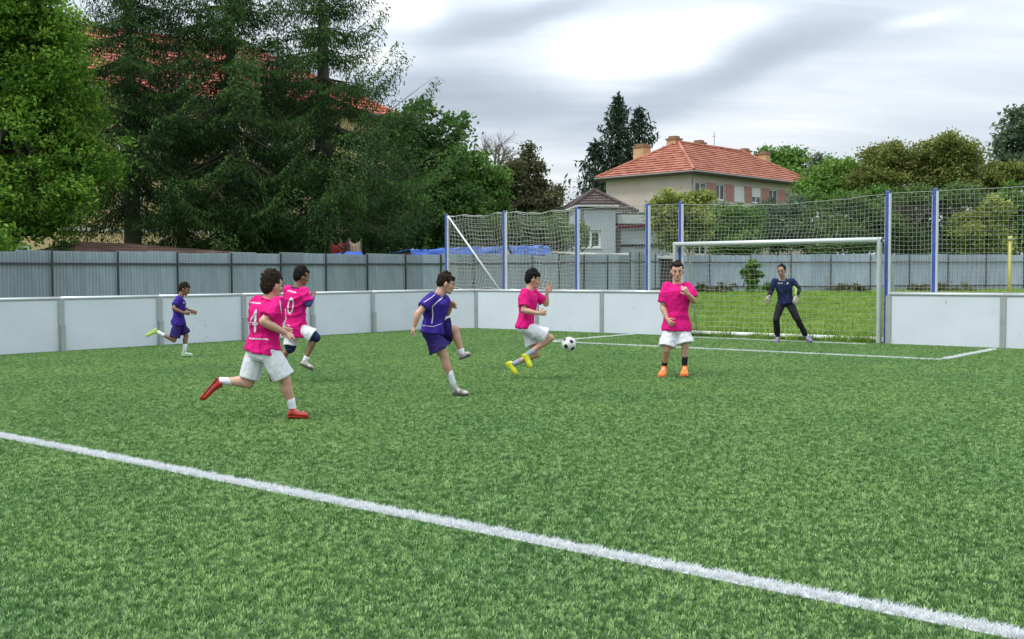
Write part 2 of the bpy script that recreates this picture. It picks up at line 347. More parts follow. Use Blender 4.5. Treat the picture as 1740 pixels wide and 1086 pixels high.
# ------------------------------------------------------------------ blue net posts and ball nets
VF=VB+.16
NP=[onV(p,VF) for p in (760,858,981,1101,1157,1508,1588)]
NP+= [NP[-1]+2.1,NP[-1]+4.2]
def net_post(parent,x,z0=0.,tip=3.0,pipe=False):
    m=MB(); m.box((-.045,-.035,z0),(.02,.035,tip)); a=boxb(m,'post',M_blue,parent,x)
    m=MB(); m.box((.0205,-.03,z0),(.055,.03,tip-.03)); m.box((-.06,-.02,z0),(-.0455,.02,tip-.1)); boxb(m,'post_flange',M_alu_l,parent,x)
    m=MB(); m.ell((-.01,0,tip+.0),(Vector((1,0,0)),Vector((0,1,0)),Vector((0,0,1))),(.04,.04,.03)); boxb(m,'post_cap',M_blue,parent,x)
    if pipe:
        m=MB(); m.tube([(.09,-.03,1.02),(.09,-.03,3.02)],.012,6); boxb(m,'pipe',M_white,parent,x)
def boxb(m,name,mt,parent,x): return m.obj(name,parent,mt,loc=(x,0,0))
def net_mesh(w,h,sp,r,sagy,sagz,mt,wav=0.,seed=0,top_sag=0.,nsub=6):
    rd=random.Random(seed); m=MB(); nx=max(2,int(round(w/sp))); nz=max(2,int(round(h/sp)))
    ph=[rd.random()*6 for _ in range(6)]
    def q(x,z):
        fx=math.sin(math.pi*x/w); fz=z/h
        dz=-top_sag*fx*fz - sagz*fx*(1-abs(2*fz-1))*.5
        dz+=wav*(math.sin(x*5.1+ph[0]+z*2)*.6+math.sin(x*11+ph[1]+z*5)*.4)*min(1,fx*4)
        dx=wav*.7*math.sin(z*7+ph[2]+x*1.7)*min(1,math.sin(math.pi*fz)*3+.1)
        dy=sagy*fx*math.sin(math.pi*fz)+wav*.8*math.sin(x*4+z*5+ph[3])*fx
        return (x+dx,dy,z+dz)
    for i in range(nx+1):
        x=w*i/nx; m.tube([q(x,h*k/nsub/1.) for k in range(nsub+1)],r,3,False)
    ns=max(8,int(w/.16))
    for j in range(nz+1):
        z=h*j/nz; m.tube([q(w*k/ns,z) for k in range(ns+1)],r if j not in(0,nz) else r*2.2,3,False)
    return m.mesh('net',mt,fix=False)
def net_fence(label,xs,bays,z0=1.03,pipes=()):
    o=thing('net_fence',label,'net fence',(xs[0],VF,0),group='ball nets on blue posts')
    for i,x in enumerate(xs): net_post(o,x-xs[0],pipe=(i in pipes))
    for k,(i,j,zb,kw) in enumerate(bays):
        w=xs[j]-xs[i]-.1; h=2.97-zb; kw=dict(kw); off=kw.pop('off',0)
        n=link('net',net_mesh(w,h,kw.pop('sp',.1),kw.pop('r',.0038),kw.pop('sy',.08),kw.pop('sz',.05),kw.pop('mt',M_net),seed=k*3+1,nsub=14,**kw),o,None,(xs[i]-xs[0]+.05,-.0+off,zb)); n['kind']='stuff'
    return o
nf=net_fence('ball net on blue posts left of the goal, with a slanting white brace pole',NP[0:5],
  [(0,1,1.03,dict(wav=.04,mt=M_net2,r=.0055,sy=.12,top_sag=.03,sp=.1)),(0,1,1.03,dict(wav=.04,mt=M_net2,r=.0045,sy=.2,off=.08,top_sag=.05,sp=.12)),
   (1,2,1.03,dict(wav=.036,mt=M_net2,r=.0055,sy=.12,top_sag=.03)),(1,2,1.03,dict(wav=.04,mt=M_net2,r=.0045,sy=.2,off=.08,top_sag=.05,sp=.12)),
   (2,3,1.03,dict(wav=.012,r=.0036,sp=.085)),(3,4,1.03,dict(wav=.01,r=.0033,sp=.085))],pipes=(1,))
m=MB(); m.tube([(.06,-.02,2.96),(onV(851,VF)-NP[0],-.07,1.03)],.022,8); m.obj('brace_pole',nf,M_white,True)
net_fence('ball net above the goal crossbar between two blue posts',[NP[4]+.16,NP[5]-.16],[(0,1,2.12,dict(r=.0042,wav=.008,top_sag=-.0))]) if False else None
gn=thing('net_fence','ball net stretched above the goal crossbar',"net fence",(NP[4],VF,0),group='ball nets on blue posts')
wn_=link('net',net_mesh(NP[5]-NP[4]-.12,0.86,.085,.0031,.12,.0,M_net,.012,9,.10,12),gn,None,(.06,.02,2.10)); wn_['kind']='stuff'
net_fence('ball net on blue posts right of the goal',NP[5:],[(0,1,1.03,dict(r=.003,sp=.085)),(1,2,1.03,dict(r=.003,sp=.085,wav=.006)),(2,3,1.03,dict(r=.003,sp=.085))])
# ------------------------------------------------------------------ goal
gu0,gu1=G(1165,569).x,G(1497,584).x
gu0,gu1=-12.58,-7.93; GV=21.08; GH=2.10
goal=thing('football_goal','silver framed football goal with white net, set into the boards','goal',((gu0+gu1)/2,GV,0))
gw=(gu1-gu0)/2
for sx in (-1,1):
    m=MB(); m.box((-.04,-.05,0),(.04,.05,GH)); me=m.mesh('goal_post',M_goal); bm=bmesh.new(); bm.from_mesh(me); bmesh.ops.bevel(bm,geom=bm.edges[:],offset=.016,segments=2,affect='EDGES'); bm.to_mesh(me); bm.free()
    link('goal_post',me,goal,None,(sx*gw,0,0))
    m=MB(); pts=[(0,.05,GH-.05),(0,.25,GH-.06),(0,.42,GH-.12),(0,.55,GH-.25),(0,.66,GH-.5),(0,.80,1.0),(0,.95,.05)]
    m.tube(pts,.022,8); m.obj('back_support',goal,M_goal,True,loc=(sx*(gw-.01),0,0))
    m=MB(); m.tube([(0,.05,.03),(0,.95,.03)],.022,8); m.obj('ground_bar',goal,M_goal,True,loc=(sx*(gw-.01),0,0))
m=MB(); m.tube([(-gw-.04,0,GH-.04),(gw+.04,0,GH-.04)],.05,12); m.obj('crossbar',goal,mat('goal_bar',(.68,.72,.70),.35,metal=.2),True)
m=MB(); m.tube([(-gw+.02,.70,.05),(gw-.02,.70,.05)],.045,10); m.obj('rear_ground_bar',goal,M_white,True)
def goal_net():
    m=MB(); w=2*gw; prof=[(0.02,GH-.06),(.25,GH-.1),(.42,GH-.2),(.55,GH-.45),(.62,1.4),(.66,.9),(.69,.5),(.70,.08)]
    L=[0]
    for a,b in zip(prof,prof[1:]): L.append(L[-1]+math.hypot(a[0]-b[0],a[1]-b[1]))
    def pr(s,x):
        s=max(0,min(L[-1]-1e-6,s)); i=max(k for k in range(len(L)) if L[k]<=s); i=min(i,len(L)-2); t=(s-L[i])/(L[i+1]-L[i])
        y=prof[i][0]*(1-t)+prof[i+1][0]*t; z=prof[i][1]*(1-t)+prof[i+1][1]*t
        fx=math.sin(math.pi*(x/w)); wv=.02*math.sin(x*6+s*4)+.015*math.sin(x*13+s*3)
        return (x-gw,y+.12*fx*math.sin(math.pi*s/L[-1])+wv,z-.03*fx*math.sin(math.pi*s/L[-1])+wv*.5)
    sp=.12; nx=int(w/sp); ns=int(L[-1]/sp)
    for i in range(nx+1): m.tube([pr(L[-1]*k/24,w*i/nx) for k in range(25)],.0035,3,False)
    for j in range(ns+1): m.tube([pr(L[-1]*j/ns,w*k/40) for k in range(41)],.0035,3,False)
    for sx in (-1,1):
        for j in range(1,17):
            z=GH-.1-j*.12
            if z<.05: break
            m.tube([(sx*gw,.04,z),(sx*(gw-.0),.3,z-.03),(sx*gw,.62-.1*(z/GH)**3,z)],.003,3,False)
        for j in range(1,6): m.tube([(sx*gw,.11*j,.05),(sx*gw,.11*j+.02,1.2),(sx*gw,.11*j-.02,GH-.15)],.003,3,False)
    return m.mesh('net',M_netg,fix=False)
n_=link('net',goal_net(),goal); n_['kind']='stuff'
# pale bar bedded behind the goal line
# ------------------------------------------------------------------ corrugated metal fence
def corrugated(L,h,pitch,amp,mt,name='sheet'):
    n=max(4,int(L/pitch)*4); V=[];Fc=[]
    prof=[1,1,-1,-1]
    for i in range(n+1):
        x=L*i/n; y=amp*prof[i%4]; V+=[(x,y,0),(x,y,h)]
    for i in range(n): Fc.append([2*i,2*i+2,2*i+3,2*i+1])
    k=len(V)
    for i in range(n+1):
        x=L*i/n; y=amp*prof[i%4]+.004; V+=[(x,y,0),(x,y,h)]
    for i in range(n): Fc.append([k+2*i+1,k+2*i+3,k+2*i+2,k+2*i])
    for i in range(n): Fc.append([2*i+1,2*i+3,k+2*i+3,k+2*i+1])
    return mesh(name,V,Fc,mt)
def metal_fence(label,a,b,h,pw,sheets_per,mt,rail_drop,post=.04,pitch=.1,jit=0.,seed=1,postmat=None,skirt=False):
    rd=random.Random(seed); L=(b-a).length; n=int(L/pw); an=math.atan2(b.y-a.y,b.x-a.x)
    o=thing('metal_fence',label,'fence',(a.x,a.y,0),an); sw=pw/sheets_per
    sm=[corrugated(sw+.03,h+d,pitch,.014,mt) for d in (0,jit,jit*2)]
    pm=MB(); pm.box((-post/2,-.07,0),(post/2,-.03,h+.10)); pm=pm.mesh('post',postmat or M_dark)
    rm=MB(); rm.box((post/2,-.062,-.025),(pw-post/2,-.02,.025)); rm=rm.mesh('rail',postmat or M_dark)
    for i in range(n):
        p=a+(b-a)*((i+.5)*pw/L); g=gzp(p)
        for k in range(sheets_per): link('sheet',rd.choice(sm) if jit else sm[0],o,None,(i*pw+k*sw,rd.uniform(-.003,.003),g-.02+rd.uniform(-.5,.5)*jit),(0,rd.uniform(-.35,.35)*jit,0))
        link('rail',rm,o,None,(i*pw,0,g+h-rail_drop)); link('rail',rm,o,None,(i*pw,0,g+.35))
        link('post',pm,o,None,(i*pw,0,g-.1))
    return o
fa=B(200,28.0); fb=B(750,38.0); fd=(fb-fa).normalized()
f0=fa-fd*5.4; f1=fb+fd*13.9
fl=(f1-f0).length; fl=int(fl/1.8)*1.8
metal_fence('grey corrugated metal fence with dark posts running behind the left boards',f0,f0+fd*fl,2.03,1.8,2,M_zinc,.32,pitch=.085,jit=.022)
f2=f0+fd*(fl+.05)
metal_fence('pale zinc sheet fence across the far end of the meadow behind the goal',B(1135,60),B(1860,64),2.14,2.4,2,M_zinc2,.42,pitch=.14,jit=.03,seed=4,postmat=mat('rusty_brown',(.07,.055,.05),.8,var=.3))
e0=f2; e1=B(1135,60); Lc=int((e1-e0).length/1.8)*1.8
metal_fence('short receding link of metal fence behind the net left of the goal',e0,e1,2.14,(e1-e0).length/5.001,2,M_zinc,.4,pitch=.12,jit=.03,seed=6)
def FZ(px):    # depth of the left metal fence at image column px
    k=(px-870)/F; X0,Z0=f0.dot(RT),f0.dot(FW); dX,dZ=fd.dot(RT),fd.dot(FW); s=(k*Z0-X0)/(dX-k*dZ); return Z0+dZ*s
# yellow pole
p=B(1715,34); yp=thing('yellow_pole','slim yellow pole standing in the meadow behind the right net','pole',(p.x,p.y,gzp(p)))
m=MB(); m.tube([(0,0,0),(0,0,zz(412,34)-gzp(p))],.045,10); m.obj('pole',yp,mat('yellow_paint',(.50,.44,.07),.5,var=.1),True)
m=MB(); m.tube([(0,0,zz(412,34)-gzp(p)),(0,0,zz(405,34)-gzp(p))],.062,10); m.obj('cap',yp,mat('yellow_pale',(.55,.5,.22),.6),True)
# ------------------------------------------------------------------ buildings
def slab_roof(m,pts,t=.12):
    n=len(pts); V=[Vector(p) for p in pts]+[Vector(p)-Vector((0,0,t)) for p in pts]
    m.add(V,[list(range(n)),list(range(2*n-1,n-1,-1))]+[[i,i+n,(i+1)%n+n,(i+1)%n] for i in range(n)])
def course_face(m,e0,e1,r0,r1,step,lip):
    # tiled roof face: overlapping courses from eave edge e0-e1 up to ridge edge r0-r1
    e0,e1,r0,r1=map(Vector,(e0,e1,r0,r1)); n=max(2,int(((r0+r1)/2-(e0+e1)/2).length/step))
    nr=(e1-e0).cross(r0-e0); nr=nr if nr.length>0 else Vector((0,0,1)); nr.normalize()
    if nr.z<0: nr=-nr
    for i in range(n):
        t0=i/n; t1=(i+1)/n+.012
        t1=min(t1,1)
        a=e0.lerp(r0,t0)+nr*lip; b=e1.lerp(r1,t0)+nr*lip; c=e1.lerp(r1,t1)+nr*.005; d=e0.lerp(r0,t1)+nr*.005
        a2=e0.lerp(r0,t0)-nr*.02; b2=e1.lerp(r1,t0)-nr*.02
        m.add([a,b,c,d,a2,b2],[[0,1,2,3],[4,5,1,0]])
def tile_mat(name,c1,c2,sx):
    if name in MATS: return MATS[name]
    m=bpy.data.materials.new(name); m.use_nodes=True; n=m.node_tree.nodes; l=m.node_tree.links; b=n['Principled BSDF']; b.inputs['Roughness'].default_value=.75
    t=n.new('ShaderNodeTexCoord'); nz=n.new('ShaderNodeTexNoise'); nz.inputs['Scale'].default_value=.8; nz.inputs['Detail'].default_value=8; nz.inputs['Roughness'].default_value=.7; l.new(t.outputs['Object'],nz.inputs['Vector'])
    vo=n.new('ShaderNodeTexVoronoi'); vo.inputs['Scale'].default_value=sx; l.new(t.outputs['Object'],vo.inputs['Vector'])
    sp_=n.new('ShaderNodeSeparateColor'); l.new(vo.outputs['Color'],sp_.inputs[0])
    ad=n.new('ShaderNodeMath'); ad.operation='MULTIPLY_ADD'; l.new(sp_.outputs[0],ad.inputs[0]); ad.inputs[1].default_value=.35; l.new(nz.outputs['Fac'],ad.inputs[2])
    r=n.new('ShaderNodeMapRange'); l.new(ad.outputs[0],r.inputs[0]); r.inputs[1].default_value=.45; r.inputs[2].default_value=.95
    x=n.new('ShaderNodeMix'); x.data_type='RGBA'; l.new(r.outputs[0],x.inputs[0]); x.inputs[6].default_value=(*c1,1); x.inputs[7].default_value=(*c2,1); l.new(x.outputs[2],b.inputs['Base Color'])
    wv=n.new('ShaderNodeTexWave'); wv.inputs['Scale'].default_value=1.35; l.new(t.outputs['Object'],wv.inputs['Vector']); bp=n.new('ShaderNodeBump'); bp.inputs['Distance'].default_value=.05; bp.inputs['Strength'].default_value=.7; l.new(wv.outputs['Fac'],bp.inputs['Height']); l.new(bp.outputs[0],b.inputs['Normal'])
    MATS[name]=m; return m
def hip_roof(parent,L,D,ze,zr,ov,mt,step=.36,lip=.05,rin=None,mt_e=None):
    rin=D/2 if rin is None else rin
    e=[(-ov,-ov,ze),(L+ov,-ov,ze),(L+ov,D+ov,ze),(-ov,D+ov,ze)]; r0=(rin,D/2,zr); r1=(L-rin,D/2,zr)
    m=MB(); course_face(m,e[0],e[1],r0,r1,step,lip); course_face(m,e[2],e[3],r1,r0,step,lip)
    course_face(m,e[3],e[0],r0,r0,step,lip); course_face(m,e[1],e[2],r1,r1,step,lip)
    rf=link('roof',m.mesh('roof',mt,fix=False),parent)
    m=MB()
    for a,b in ((e[0],r0),(e[3],r0),(e[1],r1),(e[2],r1),(r0,r1)): m.tube([Vector(a)+Vector((0,0,.06)),Vector(b)+Vector((0,0,.06))],.13,6)
    m.obj('ridge_tiles',rf,mt)
    m=MB(); m.box((-ov,-ov,ze-.2),(L+ov,D+ov,ze-.04)); m.obj('eaves',rf,mt_e or mat('eaves_dark',(.10,.085,.075),.8))
    m=MB()
    c=[(-ov-.06,-ov-.06),(L+ov+.06,-ov-.06),(L+ov+.06,D+ov+.06),(-ov-.06,D+ov+.06),(-ov-.06,-ov-.06)]
    for a,b in zip(c,c[1:]): m.tube([(*a,ze-.05),(*b,ze-.05)],.07,6)
    m.obj('gutter',rf,mat('gutter_grey',(.22,.2,.19),.5))
    return rf
def wall_box(parent,L,D,z0,z1,mt,openings=()):
    # front wall (y=0) with real openings [x0,x1,za,zb], other walls plain; 0.3 m thick
    m=MB(); m.box((0,D-.3,z0),(L,D,z1)); m.box((0,.0,z0),(.3,D-.3,z1)); m.box((L-.3,0.,z0),(L,D-.3,z1))
    xs=sorted(set([.3,L-.3]+[o[0] for o in openings]+[o[1] for o in openings])); 
    for xa,xb in zip(xs,xs[1:]):
        cut=sorted([(o[2],o[3]) for o in openings if o[0]<=xa+1e-6 and o[1]>=xb-1e-6]); z=z0
        for (p_,q_) in cut: m.box((xa,0,z),(xb,.3,p_)); z=q_
        m.box((xa,0,z),(xb,.3,z1))
    return m.obj('wall',parent,mt)
M_frame=mat('window_white',(.72,.73,.72),.4)
M_glass=mat('window_glass',(.03,.045,.05),.12,spec=.8,var=.2,vs=1.)
def window(parent,x0,x1,za,zb,rotz=0.,loc=None,mull=1,shutter=0.,fr=.09,y=.1,shmat=None):
    m=MB(); m.box((x0,y,za),(x0+fr,y+.08,zb)); m.box((x1-fr,y,za),(x1,y+.08,zb)); m.box((x0+fr,y,zb-fr),(x1-fr,y+.08,zb)); m.box((x0+fr,y,za),(x1-fr,y+.08,za+fr))
    for k in range(mull):
        xm=x0+(x1-x0)*(k+1)/(mull+1); m.box((xm-fr*.6,y+.001,za+fr),(xm+fr*.6,y+.079,zb-fr))
    w=m.obj('window',parent,M_frame)
    m=MB(); m.box((x0+fr*.9,y+.03,za+fr*.9),(x1-fr*.9,y+.05,zb-fr*.9)); m.obj('pane',w,M_glass)
    m=MB(); m.box((x0-.05,-.06,za-.05),(x1+.05,y,za-.003)); m.obj('sill',w,M_frame)
    if shutter>0:
        zs=zb-(zb-za)*shutter; m=MB(); n=max(3,int((zb-zs)/.09))
        for i in range(n):
            a=zs+(zb-zs)*i/n; b=zs+(zb-zs)*(i+.85)/n; m.box((x0+.03,y-.05,a),(x1-.03,y-.01,b))
        m.obj('shutter',w,shmat or M_white)
    return w
def chimney(parent,x,y,z0,z1,w=.75,mt=None):
    m=MB(); m.box((-w/2,-w/2,z0),(w/2,w/2,z1)); c=m.obj('chimney',parent,mt or mat('chimney_ochre',(.56,.36,.18),.8,var=.12,vs=2),loc=(x,y,0))
    m=MB(); m.box((-w/2-.08,-w/2-.08,z1),(w/2+.08,w/2+.08,z1+.12)); m.box((-w/2+.1,-w/2+.1,z1+.121),(w/2-.1,w/2-.1,z1+.3)); m.obj('chimney_cap',c,mat('cap_brown',(.25,.14,.09),.8))
# far house with hipped roof
h0=B(1175,80); hz=gzp(h0); HA=camang(.69,.72)
house=thing('hip_roof_house','two storey beige house with red tiled hip roof and ochre chimneys','house',(h0.x,h0.y,0),HA)
HL,HD=17.3,8.1; HE=8.95
M_beige=mat('render_beige',(.50,.425,.37),.85,col2=(.56,.485,.42),vs=.5,bump=.1)
wx=[(1181,1200),(1216,1231),(1247,1264),(1277,1292),(1306,1320),(1334,1341)]
def lx_of(px):  # local x on the long face
    k=(px-870)/F; a=(1175-870)/F*80; return (k*80-a)/(.69-k*.72)
ops=[]
for a,b in wx: ops.append((lx_of(a),lx_of(b)+.05,HE-1.95,HE-.72))
lower=[(x0,x1,2.8,4.2) for (x0,x1,_,_) in ops]
wall_box(house,HL,HD,0,HE-.2,M_beige,ops+lower)
for i,(x0,x1,za,zb) in enumerate(ops):
    window(house,x0,x1,za,zb,shutter={2:.97,3:.6}.get(i,0),mull=1)
for (x0,x1,za,zb) in lower: window(house,x0,x1,za,zb)
# reddish rendered fields between the upper windows
M_pinkbrick=mat('brick_field',(.42,.20,.18),.85,var=.15,vs=3)
for i in range(len(ops)-1):
    m=MB(); m.box((ops[i][1]+.08,-.03,ops[i][2]-.02),(ops[i+1][0]-.08,-.002,ops[i][3]+.02)); m.obj('brick_field',house,M_pinkbrick)
m=MB(); m.tube([(-.12,-.12,0),(-.12,-.12,HE-.9),(-.3,-.3,HE-.35)],.06,6); m.obj('drain_pipe',house,mat('gutter_grey',(.22,.2,.19),.5))
M_tile=tile_mat('roof_tiles_red',(.27,.085,.050),(.50,.195,.12),2.6)
hip_roof(house,HL,HD,HE,11.75,.6,M_tile,.40,.09)
def chim(px,ly,ytop,z0,w):
    k=(px-870)/F; a=(1175-870)/F*80; lx=(k*(80+.69*ly)-(a-.72*ly))/(.69-k*.72); Zc=80+.72*lx+.69*ly
    chimney(house,lx,ly,z0,zz(ytop,Zc)-.15,w)
chim(1091,7.2,249,9.2,1.); chim(1145,4.5,236,11,.85); chim(1187,4.6,243,11,.8); chim(1264,5.0,257,10.6,.8); chim(1297,5.2,262,10.4,.8)
m=MB(); k=(1262-870)/F; m.tube([(10.6,5,11.2),(10.6,5,13.3)],.025,5); m.tube([(10.3,5,12.9),(10.9,5,12.9)],.012,4); m.obj('aerial',house,M_dark)
for x in (7.2,12.8):
    m=MB(); m.box((x,1.7,10.15),(x+.7,1.9,10.35)); m.obj('roof_vent',house,M_white)
# brown roofed cottage
c0=B(968,72); cot=thing('brown_roof_cottage','small cottage with dark brown pyramid roof left of the beige house','house',(c0.x,c0.y,0),camang(1,.12))
wall_box(cot,4.1,4.1,0,5.4,mat('cottage_wall',(.34,.33,.32),.85,var=.1),[(.9,1.9,3.,4.2)]); window(cot,.9,1.9,3.,4.2)
hip_roof(cot,4.1,4.1,5.5,zz(322,73),.45,tile_mat('roof_tiles_brown',(.045,.03,.027),(.10,.068,.058),2.6),.36,.06,2.04)
# grey annex with white window and a white terrace block
a0=B(984,66); AA=camang(1,.1); ann=thing('grey_annex','grey flat roofed outbuilding with tall white framed window, left of the terrace','building',(a0.x,a0.y,0),AA)
M_grey=mat('render_grey',(.43,.47,.51),.8,var=.07,vs=.8)
aw_=(1047-984)/F*66
zt=zz(352,66); wa,wb=zz(422,66),zz(392,66); k66=66/F
o1=(.12,3*.42,wa,wb)
wall_box(ann,aw_,4,0,zt,M_grey,[(.12,(1022-984)*k66,wa,wb)])
window(ann,.12,(1022-984)*k66,wa,wb,mull=1,fr=.13)
m=MB(); m.box((-.2,-.25,zt+.001),(aw_+.15,4.2,zt+.1)); m.obj('roof',ann,mat('slab_pale',(.55,.55,.53),.7,var=.1))
m=MB(); m.box((-.15,-.12,zt-.13),(aw_+.1,-.02,zt-.01)); m.obj('fascia',ann,mat('fascia_dark',(.08,.06,.06),.7))
b0=B(1050,67); ter=thing('terrace_block','white parapet terrace over a grey bay with a dark red lintel','building',(b0.x,b0.y,0),AA)
k67=67/F; tw=(1142-1050)*k67
m=MB(); m.box((0,0,0),(tw,3.5,zz(388,67))); m.obj('wall',ter,M_grey)
m=MB(); m.box((-.05,-.25,zz(381,67)),(tw,3.5,zz(366,67))); m.obj('parapet',ter,mat('parapet_white',(.50,.52,.52),.8,var=.06))
m=MB(); m.box((-.05,-.2,zz(388,67)+.001),(tw-.1,-.0,zz(381,67)-.001)); m.obj('lintel',ter,mat('dark_red',(.16,.02,.035),.6))
m=MB(); m.box((0.03,-.2,1.8),(.13,-.1,zz(388,67))); m.obj('pillar',ter,mat('dark_red',(.16,.02,.035),.6))
m=MB(); m.box((.1,-.06,zz(420,67)),(tw-.1,-.004,zz(416,67))); m.obj('ledge',ter,M_dark)
for x in (.5,1.1,1.6): 
    m=MB(); m.box((x,1.,zz(366,67)+.001),(x+.35,1.3,zz(360,67))); m.obj('flower_box',ter,mat('dark_green_box',(.03,.05,.03),.8))
# low sheds just behind the metal fence
def shed(label,pxa,pxb,Za,Zb,ytop_a,ytop_b,depth,roofmat,wallmat,edge=None,drop=.25,seed=1,rusty=False):
    a=B(pxa,Za);b=B(pxb,Zb); L=(b-a).length; an=math.atan2(b.y-a.y,b.x-a.x); g=gzp(a)
    o=thing('shed',label,'shed',(a.x,a.y,g),an); za=zz(ytop_a,Za)-g; zb=zz(ytop_b,Zb)-g; rd=random.Random(seed)
    m=MB(); m.add([(.1,.1,0),(L-.1,.1,0),(L-.1,depth,0),(.1,depth,0),(.1,.1,za-drop),(L-.1,.1,zb-drop),(L-.1,depth,zb-.06),(.1,depth,za-.06)],[[0,1,5,4],[1,2,6,5],[2,3,7,6],[3,0,4,7],[0,3,2,1],[4,5,6,7]]); m.obj('wall',o,wallmat)
    n=max(2,int(L/.9))
    for i in range(n):
        x0=L*i/n; x1=L*(i+1)/n+.04; z0=za+(zb-za)*i/n+rd.uniform(-.02,.02); z1=za+(zb-za)*(i+1)/n+rd.uniform(-.02,.02)
        m=MB(); m.add([(x0,-.2+rd.uniform(-.08,.08),z0-drop),(x1,-.2+rd.uniform(-.08,.08),z1-drop),(x1,depth+.2,z1),(x0,depth+.2,z0)],[[0,1,2,3]])
        me=m.mesh('roof_sheet',roofmat,fix=False); bm=bmesh.new(); bm.from_mesh(me); ex=bmesh.ops.extrude_face_region(bm,geom=bm.faces[:]); bmesh.ops.translate(bm,verts=[v for v in ex['geom'] if isinstance(v,bmesh.types.BMVert)],vec=(0,0,-.05)); bmesh.ops.recalc_face_normals(bm,faces=bm.faces); bm.to_mesh(me); bm.free()
        link('roof_sheet',me,o)
    if edge:
        for i in range(n):
            x0=L*i/n;x1=L*(i+1)/n-.02; zl=za+(zb-za)*(i+.5)/n-drop+rd.uniform(-.03,.03)
            m=MB(); m.box((x0,-.32,zl-.1),(x1,-.26,zl+.04)); m.obj('edge_board',o,edge)
    return o
M_rust=mat('rusty_roof',(.075,.04,.028),.9,col2=(.19,.11,.075),vs=1.6,bump=.3,bs=8)
rs=thing('shed','low shed with rusty brown hipped roof behind the left metal fence','shed',tuple(B(152,29.2)),camang(.61,.79))
m=MB(); m.box((0,.2,0),(5.2,3.2,1.9)); m.obj('wall',rs,mat('shed_wall',(.12,.10,.09),.9))
m=MB(); R=[(-.5,-.1,1.92),(5.6,-.1,2.05),(5.6,3.5,2.05),(-.5,3.5,1.92)]; rr0=(.6,1.6,2.38); rr1=(1.9,1.6,2.36)
course_face(m,R[0],R[1],rr0,rr1,.3,.03); course_face(m,R[2],R[3],rr1,rr0,.3,.03); course_face(m,R[3],R[0],rr0,rr0,.3,.03); course_face(m,R[1],R[2],rr1,rr1,.3,.03); link('roof',m.mesh('roof',M_rust,fix=False),rs)
m=MB(); m.box((-.5,-.14,1.80),(5.6,-.1,1.90)); m.obj('eaves_board',rs,mat('eave_pinkish',(.28,.20,.18),.9,var=.3,vs=4))
M_roofpale=mat('shed_roof_pale',(.36,.34,.30),.8,col2=(.5,.48,.43),vs=1.5)
shed('long low shed with torn white roof edge behind the net',985,1150,52,58,424,430,3.,M_roofpale,mat('shed_dark',(.06,.05,.045),.9,var=.3),mat('edge_white',(.62,.62,.60),.7,var=.1),seed=5)
# wood pile under blue tarps
M_tarp=mat('tarp_blue',(.02,.085,.42),.42,col2=(.05,.17,.62),vs=3,bump=.8,bs=5)
def tarp(label,pxa,pxb,ya,yb,bot,dy=1.1,seed=3,off=.5,group='blue tarps behind the metal fence'):
    Za,Zb=FZ(pxa)+off,FZ(pxb)+off; a=B(pxa,Za);b=B(pxb,Zb);L=(b-a).length; an=math.atan2(b.y-a.y,b.x-a.x); o=thing('tarpaulin',label,'tarpaulin',(a.x,a.y,0),an,group)
    nx=60;ny=14; V=[];Fc=[]
    for i in range(nx+1):
        t=i/nx; top=zz(ya,Za)*(1-t)+zz(yb,Zb)*t; btm=zz(bot,Za)*(1-t)+zz(bot,Zb)*t-.25
        top+= .10*mnoise.noise(Vector((t*7,seed,0)))+.05*mnoise.noise(Vector((t*23,seed,2)))
        for j in range(ny+1):
            s=j/ny
            y=-.1+(.35*s if s<.5 else .175+(s-.5)*2*dy); z=(btm+(top-btm)*min(1,s*2)) if s<.5 else top-(.05+.12*((s-.5)*2))
            w=.09*mnoise.noise(Vector((t*L*1.6,s*3,seed)))+.05*mnoise.noise(Vector((t*L*5,s*7,seed+4)))
            V.append((t*L,y+w,z+w*.6))
    for i in range(nx):
        for j in range(ny): k=i*(ny+1)+j; Fc.append([k,k+ny+1,k+ny+2,k+1])
    me=mesh('sheet',V,Fc,M_tarp,True); s=link('sheet',me,o); md=s.modifiers.new('t','SOLIDIFY'); md.thickness=.015
    return o,L
t1,L1=tarp('long crumpled blue tarp over a stack behind the fence, crossing the corner net post',700,862,421,416,432)
t2,L2=tarp('blue tarp beyond the net in the second bay, over pale boards',868,935,415,417,424,seed=9)
t3,L3=tarp('short flat piece of bright blue tarp left, beside the red parasol cloths',556,617,430,424,436,seed=15,dy=.6)
wp=thing('timber_stack','stack of weathered timber boards below the blue tarp in the second net bay','timber stack',tuple(B(700,FZ(700)+.65)),camang(fd.dot(RT),fd.dot(FW)))
M_wood=mat('timber',(.30,.20,.12),.85,col2=(.42,.31,.2),vs=3,stretch=(.4,3,3),rnd=.25)
rd=random.Random(2)
for r_ in range(12):
    for c_ in range(4):
        x0=c_*2.6+rd.uniform(-.2,.2); m=MB(); z=.12+r_*.175; m.box((x0,rd.uniform(0,.1),z),(x0+2.45,.85,z+.11)); m.obj('board',wp,M_wood)
